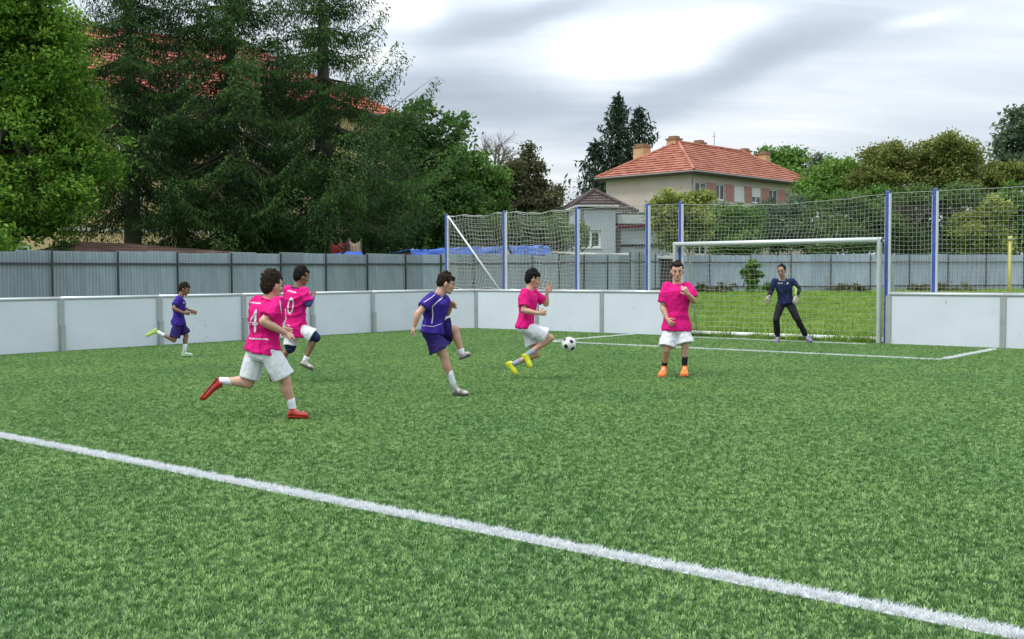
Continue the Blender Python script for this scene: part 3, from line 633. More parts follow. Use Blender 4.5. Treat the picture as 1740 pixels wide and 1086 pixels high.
# cloths behind fence
M_red=mat('cloth_red',(.42,.02,.03),.7,var=.2,vs=6); M_cream=mat('cloth_cream',(.55,.42,.28),.7,var=.1)
def cloth_line(label,px,ytop,w,hh,mt,off=2.4,seed=1):
    Zc=FZ(px)+off; p=B(px,Zc); o=thing('hanging_cloth',label,'cloth',(p.x,p.y,0),YAW); zt_=zz(ytop,Zc); rd=random.Random(seed)
    V=[];Fc=[]; n=18; mrow=8
    for i in range(n+1):
        t=i/n
        for j in range(mrow+1):
            s=j/mrow; V.append((w*(t-.5)*(1-.12*s)+.02*math.sin(s*5+seed),.06*math.sin(t*17+seed)*(.3+s)+.03*math.sin(t*31),zt_-hh*s*(1+.12*math.sin(t*9+seed))-.10*math.sin(math.pi*t)))
    for i in range(n):
        for j in range(mrow): k=i*(mrow+1)+j; Fc.append([k,k+mrow+1,k+mrow+2,k+1])
    s=link('sheet',mesh('sheet',V,Fc,mt,True),o); md=s.modifiers.new('t','SOLIDIFY'); md.thickness=.01
    for sx in (-1,1):
        m=MB(); m.tube([(sx*w*.52,.05,0),(sx*w*.52,.05,zt_+.08)],.02,6); m.obj('prop',o,M_barkl)
cloth_line('red cloth hanging behind the fence, at the left end of the short blue tarp',572,411,.32,1.2,M_red,seed=1); cloth_line('dark maroon cloth hanging behind the fence over the short blue tarp',586,407,.28,1.2,mat('cloth_maroon',(.16,.02,.035),.7,var=.3,vs=6),seed=3); cloth_line('cream cloth hanging behind the fence, at the right end of the short blue tarp',605,408,.36,1.1,M_cream,seed=5)
# big yellow building with a red roof behind the spruces
YL=34.; yc=(-7.75-.8*YL,66-.597*YL); y0=RT*yc[0]+FW*yc[1]
yb=thing('yellow_building','large ochre building with red tiled hip roof behind the spruces','building',(y0.x,y0.y,0),camang(.8,.597))
yo=[]
for i in range(12):
    x=1.2+i*2.8
    for z in (1.2,4.6,8.0): yo.append((x,x+1.25,z,z+1.75))
wall_box(yb,YL,12,0,11,mat('render_yellow',(.58,.42,.20),.85,col2=(.64,.48,.25),vs=.6),yo)
for (x0,x1,za,zb) in yo: window(yb,x0,x1,za,zb,mull=1,fr=.14)
m=MB(); m.box((0.,-.05,3.7),(YL,-.002,3.9)); m.obj('cornice',yb,mat('cornice_white',(.6,.55,.45),.8))
hip_roof(yb,YL,12,11,15.4,.7,tile_mat('roof_tiles_bright',(.40,.085,.05),(.62,.20,.13),2.2),.42,.08)
# ------------------------------------------------------------------ foliage
def fast_quads(name,V,tint,m):
    n=len(V); me=bpy.data.meshes.new(name); me.vertices.add(n*4); me.vertices.foreach_set('co',V.astype(np.float32).ravel())
    me.loops.add(n*4); me.loops.foreach_set('vertex_index',np.arange(n*4,dtype=np.int32)); me.polygons.add(n)
    me.polygons.foreach_set('loop_start',np.arange(0,n*4,4,dtype=np.int32)); me.polygons.foreach_set('loop_total',np.full(n,4,dtype=np.int32))
    a=me.attributes.new('tint','FLOAT','FACE'); a.data.foreach_set('value',np.clip(tint,0,1).astype(np.float32)); me.materials.append(m); me.update(calc_edges=True); return me
def unit(v): return v/np.maximum(np.linalg.norm(v,axis=-1,keepdims=True),1e-9)
def leaves(cen,size,tint,m,name,up=.5,aspect=.6,axis=None):
    n=len(cen); nrm=unit(rng.normal(size=(n,3))+np.array([0,0,up])); u=axis if axis is not None else unit(rng.normal(size=(n,3)))
    u=unit(u-nrm*np.sum(u*nrm,-1,keepdims=True)); v=np.cross(nrm,u); sz=(size*rng.uniform(.65,1.35,n))[:,None]
    V=np.stack([cen-u*sz*.5,cen+v*sz*aspect*.5-u*sz*.05,cen+u*sz*.5-nrm*sz*.08,cen-v*sz*aspect*.5-u*sz*.05],1)
    return fast_quads(name,V,tint,m)
def crown_pts(blobs,n,clump,dens=1.,shell=.5):
    # blobs: (center(3), radii(3)); leaves gathered in clumps towards the outside
    vol=np.array([b[1][0]*b[1][1]+b[1][0]*b[1][2]+b[1][1]*b[1][2] for b in blobs]); w=vol/vol.sum(); P=[];T=[]
    for (c,r),wi in zip(blobs,w):
        k=max(40,int(n*wi)); nc=max(6,int(k/55)); d=unit(rng.normal(size=(nc,3))); rad=shell+(1-shell)*rng.random(nc)**.5; rad*=1+.13*rng.normal(size=nc)
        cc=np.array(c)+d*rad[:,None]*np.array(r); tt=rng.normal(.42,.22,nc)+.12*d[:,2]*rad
        idx=rng.integers(0,nc,k); cs=clump*rng.uniform(.6,1.4,nc)
        off=rng.normal(size=(k,3))*np.array([1,1,.55])*cs[idx][:,None]; off[:,2]-=.25*np.hypot(off[:,0],off[:,1])
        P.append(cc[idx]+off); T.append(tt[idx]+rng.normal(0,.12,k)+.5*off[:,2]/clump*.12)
    return np.concatenate(P),np.concatenate(T)
def limbs(mb,base,blobs,r0,n,h0,seed=0):
    rd=random.Random(seed); base=Vector(base)
    top=max((Vector(b[0]) for b in blobs),key=lambda v:v.z)
    mid=Vector((base.x*.6+top.x*.4,base.y*.6+top.y*.4,h0))
    mb.tube([base-Vector((0,0,.2)),base.lerp(mid,.5)+Vector((rd.uniform(-.1,.1),0,0)),mid,mid.lerp(top,.6),top],[r0*1.25,r0,r0*.8,r0*.45,r0*.1],8)
    for i in range(n):
        c,r=rd.choice(blobs); d=Vector((rd.gauss(0,1),rd.gauss(0,1),rd.gauss(0,.7))).normalized(); e=Vector(c)+Vector((d.x*r[0],d.y*r[1],d.z*r[2]))*.68
        t=rd.uniform(0,.75); s=mid.lerp(top,t); m_=s.lerp(e,.5)+Vector((rd.uniform(-.15,.15),rd.uniform(-.15,.15),(e-s).length*.12))
        rr=r0*.35*(1-t*.6); mb.tube([s,m_,e],[rr,rr*.55,rr*.12],5)
def px_seed(a,b): return a*7+b%97
def tree(name,label,cat,pos,blobs_px,Z,n,size,clump,m,bark=None,r0=.16,nl=30,shell=.5,group=None,hasbase=True,ydepth=1.,leafpart='crown',up=.5,h0=None,seed=0,aspect=.6):
    """blobs_px: (px,py,rx,ry[,dz]) drawn from the photograph at depth Z"""
    p=B(pos,Z); g=gzp(p); o=thing(name,label,cat,(p.x,p.y,g-.03),YAW); k=Z/F; bl=[]
    for b in blobs_px:
        px,py,rx,ry=b[:4]; dz=b[4] if len(b)>4 else 0
        bl.append(((((px-pos)*k),dz,zz(py,Z)-g),(rx*k,rx*k*ydepth,ry*k)))
    rr_=random.Random(seed+int(px_seed(pos,n)))
    if size<.5 and n>3000:
        for c_,r_ in list(bl):
            for _ in range(4):
                d_=Vector((rr_.gauss(0,1),rr_.gauss(0,.8),rr_.gauss(.3,.8))).normalized(); q_=rr_.uniform(.28,.5); bl.append(((c_[0]+d_.x*r_[0]*.92,c_[1]+d_.y*r_[1]*.92,c_[2]+d_.z*r_[2]*.92),(r_[0]*q_,r_[1]*q_,r_[2]*q_)))
        bl=[(c_,(r_[0]*.86,r_[1]*.86,r_[2]*.88)) if i_<len(blobs_px) else (c_,r_) for i_,(c_,r_) in enumerate(bl)]
    P,T=crown_pts(bl,n,clump,shell=shell); P[:,2]=np.maximum(P[:,2],.03)
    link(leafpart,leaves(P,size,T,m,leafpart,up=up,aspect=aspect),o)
    mb=MB(); lo=min(b[0][2]-b[1][2] for b in bl); limbs(mb,(0,0,0),bl[:len(blobs_px)],r0,nl,h0 or max(.5,lo+.3),seed); mb.obj('trunk' if r0>.06 else 'stems',o,bark or M_bark)
    if group:o['group']=group
    return o
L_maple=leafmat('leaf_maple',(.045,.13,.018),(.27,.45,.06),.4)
L_dkgreen=leafmat('leaf_dark_green',(0.035, 0.085, 0.02),(0.12, 0.23, 0.055))
L_green=leafmat('leaf_green',(0.055, 0.13, 0.028),(0.19, 0.33, 0.07))
L_bright=leafmat('leaf_bright',(0.075, 0.16, 0.028),(0.22, 0.36, 0.07))
L_olive=leafmat('leaf_olive',(.10,.125,.032),(.29,.32,.085))
L_brown=leafmat('leaf_brown_green',(0.065, 0.072, 0.036),(0.17, 0.17, 0.08))
L_grey=leafmat('leaf_grey_green',(0.07, 0.11, 0.065),(0.2, 0.26, 0.16))
L_yellow=leafmat('leaf_yellow_green',(.15,.20,.035),(.46,.50,.15))
L_hedge=leafmat('leaf_hedge',(.055,.10,.030),(.21,.31,.10))
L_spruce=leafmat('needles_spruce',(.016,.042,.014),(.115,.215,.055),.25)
L_spruce2=leafmat('needles_far',(.018,.036,.022),(.055,.088,.045),.15)
# big deciduous tree at the left edge
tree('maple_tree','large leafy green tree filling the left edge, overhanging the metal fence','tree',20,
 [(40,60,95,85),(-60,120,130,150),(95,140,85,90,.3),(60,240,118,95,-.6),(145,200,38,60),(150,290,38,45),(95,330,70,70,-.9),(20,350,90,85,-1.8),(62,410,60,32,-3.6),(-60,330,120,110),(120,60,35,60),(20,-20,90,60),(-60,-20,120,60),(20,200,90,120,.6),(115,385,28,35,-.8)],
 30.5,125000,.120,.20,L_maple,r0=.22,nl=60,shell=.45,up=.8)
# spruces
def spruce(label,px,Z,ytop,ylow,R,seed,m,lv=.42,size=.21,group='conifers',density=1.,lean=0.,name='spruce_tree',twist=0,bark=None,leafw=.26,up_tip=.3,minR=.25,pw=.6):
    r=np.random.default_rng(seed); p=B(px,Z); g=gzp(p); o=thing(name,label,'tree',(p.x,p.y,g-.03),YAW,group=None)
    if group:o['group']=group
    zt=zz(ytop,Z)-g; zl=zz(ylow,Z)-g; cen=[];ax=[];ti=[]; mb=MB()
    mb.tube([(0,0,-.2),(0,0,zt*.3),(lean*.5,0,zt*.65),(lean,0,zt)],[R*.085,R*.07,R*.04,.02],9)
    z=zl
    while z<zt-.15:
        f=(z-zl)/(zt-zl); Lm=R*(minR*.2+(1-f)**pw)*(.75+.25*min(1,f*6)); nb=int(8+r.integers(0,2)) if f<.9 else 5; a0=r.random()*6.28
        for b in range(nb):
            L=max(.25,Lm*r.uniform(.5,1.2)); a=a0+6.283*b/nb+r.normal(0,.22); z0=z+r.uniform(-.10,.10)*lv; d=np.array([math.cos(a),math.sin(a),0]); sd=np.array([-d[1],d[0],0])
            dro=(.42*(1-f)+.02)*L; ns=max(4,int(L/(size*.36/density))); tilt=r.normal(0,.05); tn=r.normal(.42,.17)
            bx=lean*max(0,(z0/zt-.3))
            pts=[]
            for i in range(ns+1):
                t=i/ns; pos=d*L*t+np.array([bx,0,z0-dro*math.sin(t*1.9)/.95+up_tip*L*t**3+tilt*L*t]); pts.append(pos)
            mb.tube([pts[0],pts[ns//2],pts[-1]],[.018*L/2+.008,.010*L/2+.004,.002],4,False)
            for i in range(1,ns+1):
                t=i/ns; wl=.235*L*(1-t*.7)*(min(1,t*3))+.16
                for sgn in (-1,1):
                    nn=max(2,int(wl/(size*.42)))
                    for k in range(nn):
                        s=(k+r.random())/nn; q=pts[i]+sd*sgn*wl*s+d*wl*s*.5+np.array([0,0,-.35*wl*s*s-.03])+r.normal(0,.03,3)
                        if r.random()<.55:   # hanging twig
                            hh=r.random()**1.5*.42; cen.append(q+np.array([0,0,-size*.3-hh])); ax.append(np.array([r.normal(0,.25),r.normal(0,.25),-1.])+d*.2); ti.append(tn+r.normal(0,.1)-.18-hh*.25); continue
                        else:
                            cen.append(q); ax.append(sd*sgn+d*.8+np.array([0,0,-.45])+r.normal(0,.2,3))
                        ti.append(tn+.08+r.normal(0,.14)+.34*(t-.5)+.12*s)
            cen.append(pts[-1]);ax.append(d+np.array([0,0,.3]));ti.append(tn+.2)
        z+=lv*r.uniform(.8,1.3)*(1-.45*f)
    for i in range(30): cen.append(np.array([lean,0,zt+.1-i*.04])+r.normal(0,.03,3)); ax.append(r.normal(0,1,3)+np.array([0,0,1.2])); ti.append(.5)
    cen=np.array(cen); ax=unit(np.array(ax)); print('spruce',px,len(cen))
    
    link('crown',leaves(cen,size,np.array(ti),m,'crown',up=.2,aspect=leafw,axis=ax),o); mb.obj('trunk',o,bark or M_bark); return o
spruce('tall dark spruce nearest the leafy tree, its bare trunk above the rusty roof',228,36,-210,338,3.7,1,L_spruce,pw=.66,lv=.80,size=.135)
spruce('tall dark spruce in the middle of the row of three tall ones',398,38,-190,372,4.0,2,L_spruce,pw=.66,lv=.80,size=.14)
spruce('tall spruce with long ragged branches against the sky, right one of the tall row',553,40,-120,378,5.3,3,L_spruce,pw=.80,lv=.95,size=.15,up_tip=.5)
spruce('dark slim spruce standing back between the left and middle tall spruces',312,43,25,385,3.1,4,L_spruce2,lv=.9,size=.2)
spruce('dark spruce standing back between the middle and right tall spruces',478,45,55,388,3.3,5,L_spruce2,lv=.9,size=.2)
spruce('lower dark spruce at the right foot of the tall row',640,45,225,420,3.0,6,L_spruce,lv=.7,size=.2)
spruce('dark far spruce with the highest tip, left of the beige house chimney',1051,104,158,345,4.0,7,L_spruce2,lv=.7,size=.55,pw=.9)
spruce('dark far spruce with a ragged tip, closest to the beige house chimney',1086,106,182,345,3.9,8,L_spruce2,lv=.8,size=.6,density=.7,pw=.8)
spruce('thin scraggly far conifer at the left of the far spruces',1012,104,238,340,3.2,9,L_spruce2,lv=.8,size=.6,density=.5,pw=.8)
# mid distance trees and shrubs
tree('broadleaf_tree','dark green broadleaf tree right of the tall spruces, with rounded top at the sky','tree',715,[(718,222,40,46),(768,232,30,40),(672,230,30,40),(690,255,40,50),(740,290,60,50),(690,340,70,60),(760,350,50,55),(655,390,50,35),(720,400,60,28)],50,30000,.20,.30,L_dkgreen,r0=.2,nl=60,shell=.4)
tree('broadleaf_tree','bright green rounded tree between the dark broadleaf and the brown cypresses','tree',805,[(800,300,45,38),(840,300,28,32),(770,335,45,40),(820,345,45,35),(790,380,70,28)],54,17000,.22,.30,L_green,r0=.15,nl=30)
tree('conical_tree','brownish green conical tree with the taller pointed top, left of the cottage','tree',897,[(897,270,14,26),(900,300,28,30),(905,330,42,30),(905,355,52,22),(930,345,22,20)],58,16000,.18,.24,L_brown,r0=.15,nl=25,shell=.35)
tree('conical_tree','brownish green conical tree with blunt top beside the taller pointed one','tree',868,[(870,280,12,18),(868,305,22,24),(862,335,32,28),(860,360,38,20)],57,11000,.18,.24,L_brown,r0=.13,nl=22,shell=.35)
def bare_tree(label,px,Z,ytop,ybase,w,seed=1,n=7,group=None):
    rd=random.Random(seed); p=B(px,Z); o=thing('bare_tree',label,'tree',(p.x,p.y,gzp(p)),YAW); k=Z/F; zt=zz(ytop,Z); mb=MB()
    zb=zz(ybase,Z)
    mb.tube([(0,0,-.2),(0,0,zb*.6),(.1,0,zb)],[.22,.18,.14],7); tw=MB()
    def grow(p,d,L,r,dep):
        e=p+d*L; m_=p.lerp(e,.5)+Vector((rd.gauss(0,.05),rd.gauss(0,.05),rd.gauss(0,.03)))*L; (mb if dep<2 else tw).tube([p,m_,e],[r,r*.8,r*.55],4,False)
        if dep<5:
            for i in range(3 if dep<3 else 2):
                q=p.lerp(e,rd.uniform(.5,1)); nd=(d+Vector((rd.gauss(0,.55),rd.gauss(0,.5),rd.gauss(.12,.3)))).normalized(); grow(q,nd,L*rd.uniform(.55,.8),r*.55,dep+1)
    for i in range(n): 
        a=rd.uniform(-1,1); grow(Vector((.1,0,zb)),Vector((a*.9,rd.uniform(-.5,.5),1)).normalized(),(zt-zb)*.42*rd.uniform(.8,1.1),.07,0)
    mb.obj('trunk',o,M_barkl); t=tw.obj('twigs',o,M_barkl); t['kind']='stuff'
    return o
bare_tree('leafless pale tree with fine twigs against the sky',838,72,232,300,40,seed=3,n=9)
tree('broadleaf_tree','green tree top showing behind the right end of the red roof','tree',1328,[(1310,268,20,16),(1335,272,24,18),(1355,285,18,22),(1330,300,35,20)],118,7000,.40,.5,L_green,r0=.2,nl=16)
tree('broadleaf_tree','small pale feathery tree just right of the red roof','tree',1392,[(1388,285,12,18),(1404,292,12,22),(1395,310,20,18)],100,3500,.30,.4,L_grey,r0=.1,nl=16,shell=.2)
tree('broadleaf_tree','fresh green tree right of the beige house','tree',1415,[(1410,300,32,25),(1450,305,40,26),(1390,318,30,22),(1440,325,60,22)],80,15000,.28,.40,L_bright,r0=.15,nl=25)
tree('broadleaf_tree','olive brown rounded tree, left of the two on the skyline','tree',1505,[(1500,275,36,28),(1530,285,26,24),(1480,295,26,26),(1510,310,50,24)],76,24000,.20,.34,L_olive,r0=.15,nl=40,shell=.3)
tree('broadleaf_tree','olive brown rounded tree, larger right one of the two on the skyline','tree',1605,[(1600,262,40,30),(1575,280,28,32),(1630,280,34,34),(1600,305,60,26)],75,30000,.20,.34,L_olive,r0=.16,nl=45,shell=.3)
tree('broadleaf_tree','low olive tree at the foot of the tall grey green one','tree',1690,[(1685,300,32,22),(1720,305,34,22)],77,9000,.24,.34,L_olive,r0=.14,nl=20)
tree('broadleaf_tree','tall airy grey green tree at the right edge','tree',1722,[(1728,205,20,22),(1720,232,22,22),(1740,240,24,30),(1712,262,22,20),(1745,275,30,26),(1780,250,30,50)],95,10000,.36,.42,L_grey,r0=.2,nl=30,shell=.2)
# shrubs behind the net and the zinc fence
tree('flowering_shrub','yellow green flowering shrub in front of the beige house corner','shrub',1160,[(1135,355,26,28),(1165,345,24,22),(1150,390,40,40),(1190,335,16,16),(1185,375,28,38)],64,13000,.20,.26,L_yellow,r0=.07,nl=26,shell=.25)
tree('hedge_shrub','mid green bush behind the left part of the goal net','shrub',1240,[(1225,395,34,30),(1260,390,34,32),(1240,365,28,22),(1250,410,50,24)],68,14000,.20,.28,L_green,r0=.07,nl=20)
tree('hedge_shrub','grey green bush with pale sprays over the goal centre','shrub',1310,[(1300,370,34,28),(1345,365,34,26),(1320,400,50,26)],70,14000,.20,.28,L_grey,r0=.07,nl=20)
tree('hedge_shrub','dark dense bush over the right half of the goal','shrub',1420,[(1390,385,40,34),(1440,370,44,36),(1480,380,34,40),(1420,410,70,26)],69,22000,.20,.28,L_hedge,r0=.07,nl=26)
tree('hedge_shrub','green bush rising to the net top right of the far house','shrub',1400,[(1370,345,30,22),(1420,342,34,18),(1465,345,34,22),(1500,350,30,26)],74,13000,.22,.28,L_green,r0=.07,nl=20)
tree('hedge_shrub','dark leafy undergrowth beneath the olive trees between the blue posts','shrub',1560,[(1520,400,34,30),(1565,410,40,26),(1610,405,34,28),(1550,335,50,14),(1620,335,50,16)],70,14000,.20,.28,L_hedge,r0=.07,nl=26)
tree('hedge_shrub','bright yellow green bush left of the yellow pole','shrub',1665,[(1650,385,30,32),(1685,370,30,34),(1670,410,44,24)],68,13000,.20,.26,L_yellow,r0=.07,nl=20)
tree('hedge_shrub','green bush at the right edge behind the net','shrub',1725,[(1720,350,28,28),(1750,380,44,44),(1715,400,24,30)],71,13000,.22,.28,L_green,r0=.07,nl=20)
tree('hedge_shrub','dark hedge behind the blue tarps and the two leftmost net bays','shrub',850,[(800,395,60,26),(870,395,60,28),(930,392,40,30),(965,400,30,26)],56,15000,.19,.26,L_hedge,r0=.07,nl=20)
tree('sapling','small bright green sapling in front of the far fence, framed by the goal','tree',1277,[(1278,450,13,7),(1272,462,12,6),(1285,466,11,6),(1278,478,12,6),(1276,490,9,5)],56,2600,.15,.10,L_bright,r0=.035,nl=16,shell=.1)
for q,(px,w,lb) in enumerate([(1215,45,'brownish green weeds at the fence foot left of the sapling'),(1310,22,'green weeds at the fence foot behind the goalkeeper'),(1440,40,'reddish dry weeds at the fence foot in the right part of the goal'),(1600,60,'dry weeds at the fence foot right of the blue posts')]):
    tree('weed_patch',lb,'weeds',px,[(px-w*.4,492,w*.5,9),(px+w*.3,490,w*.5,11),(px,496,w,6)],57.5,2600,.14,.12,L_brown if q!=1 else L_green,r0=.02,nl=10,shell=.1)
tree('hedge_shrub','long dark hedge mass filling the gap under the skyline trees at the right','shrub',1650,[(1560,360,60,30),(1520,350,50,26),(1530,385,50,30),(1600,335,60,20),(1690,345,60,20),(1640,365,60,30),(1720,370,60,30),(1790,370,50,40),(1600,410,120,30),(1740,410,100,30)],82,30000,.28,.36,L_hedge,r0=.07,nl=10)
# bare trunks between the right bushes
for i,(px,Z,r_,lb) in enumerate([(1528,72,.16,'dark bare trunk nearest the left blue post of the pair'),(1552,73,.12,'thin dark trunk between the two blue posts'),(1600,72,.2,'thick dark trunk just right of the right blue post')]):
    bare_tree(lb,px,Z,335,395,20,seed=20+i,n=5)
# ------------------------------------------------------------------ people
def finish(me,voxel,smooth_it=3,fold=0.,fs=7.,fdir=(1,1,1),seed=0,ridge=False,outw=0.):
    o=bpy.data.objects.new('tmp',me); C.objects.link(o)
    r=o.modifiers.new('r','REMESH'); r.mode='VOXEL'; r.voxel_size=voxel; r.use_smooth_shade=True
    if smooth_it: s=o.modifiers.new('s','SMOOTH'); s.iterations=smooth_it; s.factor=.6
    dg=bpy.context.evaluated_depsgraph_get(); ev=o.evaluated_get(dg); nm=bpy.data.meshes.new_from_object(ev)
    bpy.data.objects.remove(o)
    if fold:
        n=len(nm.vertices); co=np.empty(n*3); nm.vertices.foreach_get('co',co); co=co.reshape(-1,3); no=np.empty(n*3); nm.vertices.foreach_get('normal',no); no=no.reshape(-1,3)
        rr=np.random.default_rng(seed); w=co*np.array(fdir); d=np.zeros(n)
        for k in range(5):
            v=rr.normal(size=3)*fs*(1+.5*k); wv=rr.normal(size=3)*fs*.6
            ph=w@v+1.3*np.sin(w@wv+rr.random()*6)+rr.random()*6
            s_=np.sin(ph); d+=(1-np.abs(s_)**.7*2 if ridge else s_)/(1+.6*k)
        d=d/np.std(d)*.7; d=np.clip(d,-1.6,1.6)+outw; co=co+no*(d*fold)[:,None]; nm.vertices.foreach_set('co',co.ravel()); nm.update()
    nm.shade_smooth(); return nm
def ballat(m,p,r): m.ell(p,(Vector((1,0,0)),Vector((0,1,0)),Vector((0,0,1))),(r,r,r),10,7)
def limb(m,pts,rad,n=12,caps=True):
    m.tube(pts,rad,n)
    if caps: ballat(m,pts[0],rad[0]); ballat(m,pts[-1],rad[-1])
def lerp(a,b,t): return a+(b-a)*t
def cross_n(a,b):
    c=a.cross(b); return c.normalized() if c.length>1e-6 else Vector((0,1,0))
def hand_geo(m,wr,dirv,nrm,k,curl=.7,thumb_side=1,fat=1.,spread=.12):
    d=dirv.normalized(); nrm=(nrm-d*nrm.dot(d)).normalized(); sd=d.cross(nrm)*thumb_side   # sd: towards thumb
    pl=.082*k
    rings=[]
    for t,w,h in ((0,.022,.018),(.25,.032,.017),(.6,.039,.016),(1.,.038,.013)):
        c=wr+d*pl*t
        rings.append([c+sd*w*k*fat*math.cos(a)+nrm*h*k*fat*math.sin(a) for a in [2*math.pi*i/12 for i in range(12)]])
    m.loft(rings)
    for i,(off,L) in enumerate(((.030,.062),(.010,.070),(-.010,.065),(-.029,.050))):
        p0=wr+d*pl*.9+sd*off*k*fat; dd=(d+sd*(off/.03)*spread).normalized(); pts=[p0]; a=0
        for j,f in enumerate((.45,.32,.25)):
            a+=curl*(.6,.9,.8)[j]; v=(dd*math.cos(a)+nrm*math.sin(a)); pts.append(pts[-1]+v*L*k*f)
        rf=.0088*k*fat; m.tube(pts,[rf*1.05,rf,rf*.92,rf*.75],7); ballat(m,pts[-1],rf*.75)
    p0=wr+d*pl*.22+sd*.024*k; v1=(d*.65+sd*.75+nrm*.25).normalized(); v2=(d*.85+sd*.3+nrm*(.25+.4*min(1,curl))).normalized()
    m.tube([p0,p0+v1*.034*k,p0+v1*.034*k+v2*.03*k,p0+v1*.034*k+v2*.052*k],[.013*k*fat,.0115*k*fat,.0095*k*fat,.007*k*fat],7)
def head_geo(m,c,up,fw,k,ears=True):
    up=up.normalized(); fw=(fw-up*fw.dot(up)).normalized(); sd=fw.cross(up)
    h=.108*k; prof=[(-1.02,.018,.022,.052),(-.93,.036,.042,.046),(-.75,.048,.058,.034),(-.5,.057,.070,.020),(-.2,.066,.080,.010),(.1,.072,.088,.004),(.35,.075,.093,0),(.6,.070,.088,-.004),(.8,.056,.072,-.006),(.95,.034,.044,-.006),(1.02,.012,.016,-.006)]
    rings=[]
    for z,w,d,o in prof:
        rings.append([c+up*h*z+fw*k*(o+d*math.sin(a))+sd*k*w*math.cos(a) for a in [2*math.pi*i/16 for i in range(16)]])
    m.loft(rings)
    # brow, nose, cheeks, lips
    m.ell(c+fw*.083*k+up*.022*k,(sd,fw,up),(.045*k,.012*k,.010*k)); 
    m.tube([c+fw*.088*k+up*.012*k,c+fw*.101*k-up*.015*k,c+fw*.106*k-up*.031*k],[.008*k,.011*k,.014*k],8); ballat(m,c+fw*.102*k-up*.032*k,.0145*k)
    for s in (-1,1):
        ballat(m,c+fw*.060*k+sd*s*.036*k-up*.022*k,.026*k)
        if ears: m.ell(c+sd*s*.077*k-fw*.004*k-up*.008*k,(sd,(fw*.9+sd*s*.4).normalized(),up),(.010*k,.020*k,.031*k))
    m.ell(c+fw*.088*k-up*.056*k,(sd,fw,up),(.024*k,.011*k,.009*k)); m.ell(c+fw*.076*k-up*.092*k,(sd,fw,up),(.022*k,.016*k,.015*k))
    return up,fw,sd
def face_parts(o,c,up,fw,sd,k,mats):
    m=MB(); 
    for s in (-1,1): m.ell(c+fw*.0865*k+sd*s*.031*k+up*.006*k,(sd,fw,up),(.012*k,.006*k,.0065*k),8,5)
    m.obj('eyes',o,mats['eye'],True)
    m=MB()
    for s in (-1,1): m.tube([c+fw*.094*k+sd*s*.014*k+up*.024*k,c+fw*.092*k+sd*s*.033*k+up*.029*k,c+fw*.082*k+sd*s*.048*k+up*.024*k],[.004*k,.005*k,.0025*k],5)
    m.obj('eyebrows',o,mats['hair'])
    m=MB(); m.ell(c+fw*.0965*k-up*.056*k,(sd,fw,up),(.021*k,.005*k,.006*k),8,5); m.obj('mouth',o,mats['lip'],True)
def hair_geo(c,up,fw,sd,k,style):
    m=MB(); top=style.get('top',.0); back=style.get('back',.0)
    m.ell(c+up*(.050+top*.3)*k-fw*.020*k,(sd,fw,up),(.083*k,.094*k,(.076+top)*k),16,12)
    m.ell(c+up*.010*k-fw*.052*k,(sd,fw,up),(.074*k,.058*k,(.085+back)*k),16,12)
    if style.get('quiff'): m.ell(c+up*.094*k+fw*.045*k,(sd,fw,up),(.055*k,.052*k,.030*k),12,8)
    if style.get('fringe'):
        m.ell(c+up*.068*k+fw*.050*k,(sd,fw,up),(.062*k,.040*k,.036*k),12,8)
    if style.get('sides',1):
        for s in (-1,1): m.ell(c+sd*s*.066*k+up*.035*k-fw*.01*k,(sd,fw,up),(.014*k,.05*k,.038*k),10,8)
    rd=random.Random(style.get('seed',1))
    for i in range(style.get('tufts',26)):
        a=rd.uniform(0,6.28); e=rd.uniform(.1,1.35); dv=(sd*math.cos(a)*math.cos(e)+fw*math.sin(a)*math.cos(e)*.9+up*math.sin(e))
        p=c+up*.05*k-fw*.02*k+Vector(dv)*.078*k+up*top*math.sin(e)*k; q=p+(dv*.5+fw*rd.uniform(-.3,.9)+up*rd.uniform(.1,.6)+sd*rd.uniform(-.5,.5)).normalized()*rd.uniform(.014,.03)*k
        m.tube([p,q],[.010*k,.004*k],5)
    return m
def foot_geo(heel,toe,ank,k,infl=1.1,w=.040,sole=False):
    d=(toe-heel); L=d.length; d=d/L; u=(ank-lerp(heel,toe,.25)); u=(u-d*u.dot(d)).normalized(); s=d.cross(u)
    rings=[]
    if not sole:
        for t,ww,h,b in ((0,.5,.34,.1),(.03,.75,.62,.03),(.12,.86,.92,0),(.3,.84,1.0,0),(.5,.92,.78,0),(.7,1.14,.72,0),(.86,1.14,.66,.0),(.95,1.0,.56,.0),(.995,.75,.38,.03),(1.02,.35,.18,.08)):
            c=heel+d*L*t; hh=h*.075*k*infl
            rings.append([c+s*ww*w*k*infl*math.cos(a)+u*(b*.05*k+hh*(.5+.5*math.sin(a))) for a in [2*math.pi*i/14 for i in range(14)]])
    else:
        for t,ww in ((-.01,.45),(.04,.8),(.15,.92),(.35,.82),(.5,.92),(.72,1.18),(.88,1.16),(.97,.92),(1.02,.4)):
            c=heel+d*L*t; rings.append([c+s*ww*w*k*infl*math.cos(a)+u*(.004*k+.009*k*math.sin(a)) for a in [2*math.pi*i/12 for i in range(12)]])
    m=MB(); m.loft(rings)
    if sole:
        for t,q in ((.08,.5),(.08,-.5),(.25,.5),(.25,-.5),(.55,.6),(.55,-.6),(.72,.75),(.72,-.75),(.72,0),(.88,.5),(.88,-.5)):
            p=heel+d*L*t+s*q*w*k; m.tube([p+u*.002*k,p-u*.011*k],[.008*k,.005*k],6)
    return m,u,s,d
PEOPLE=[]
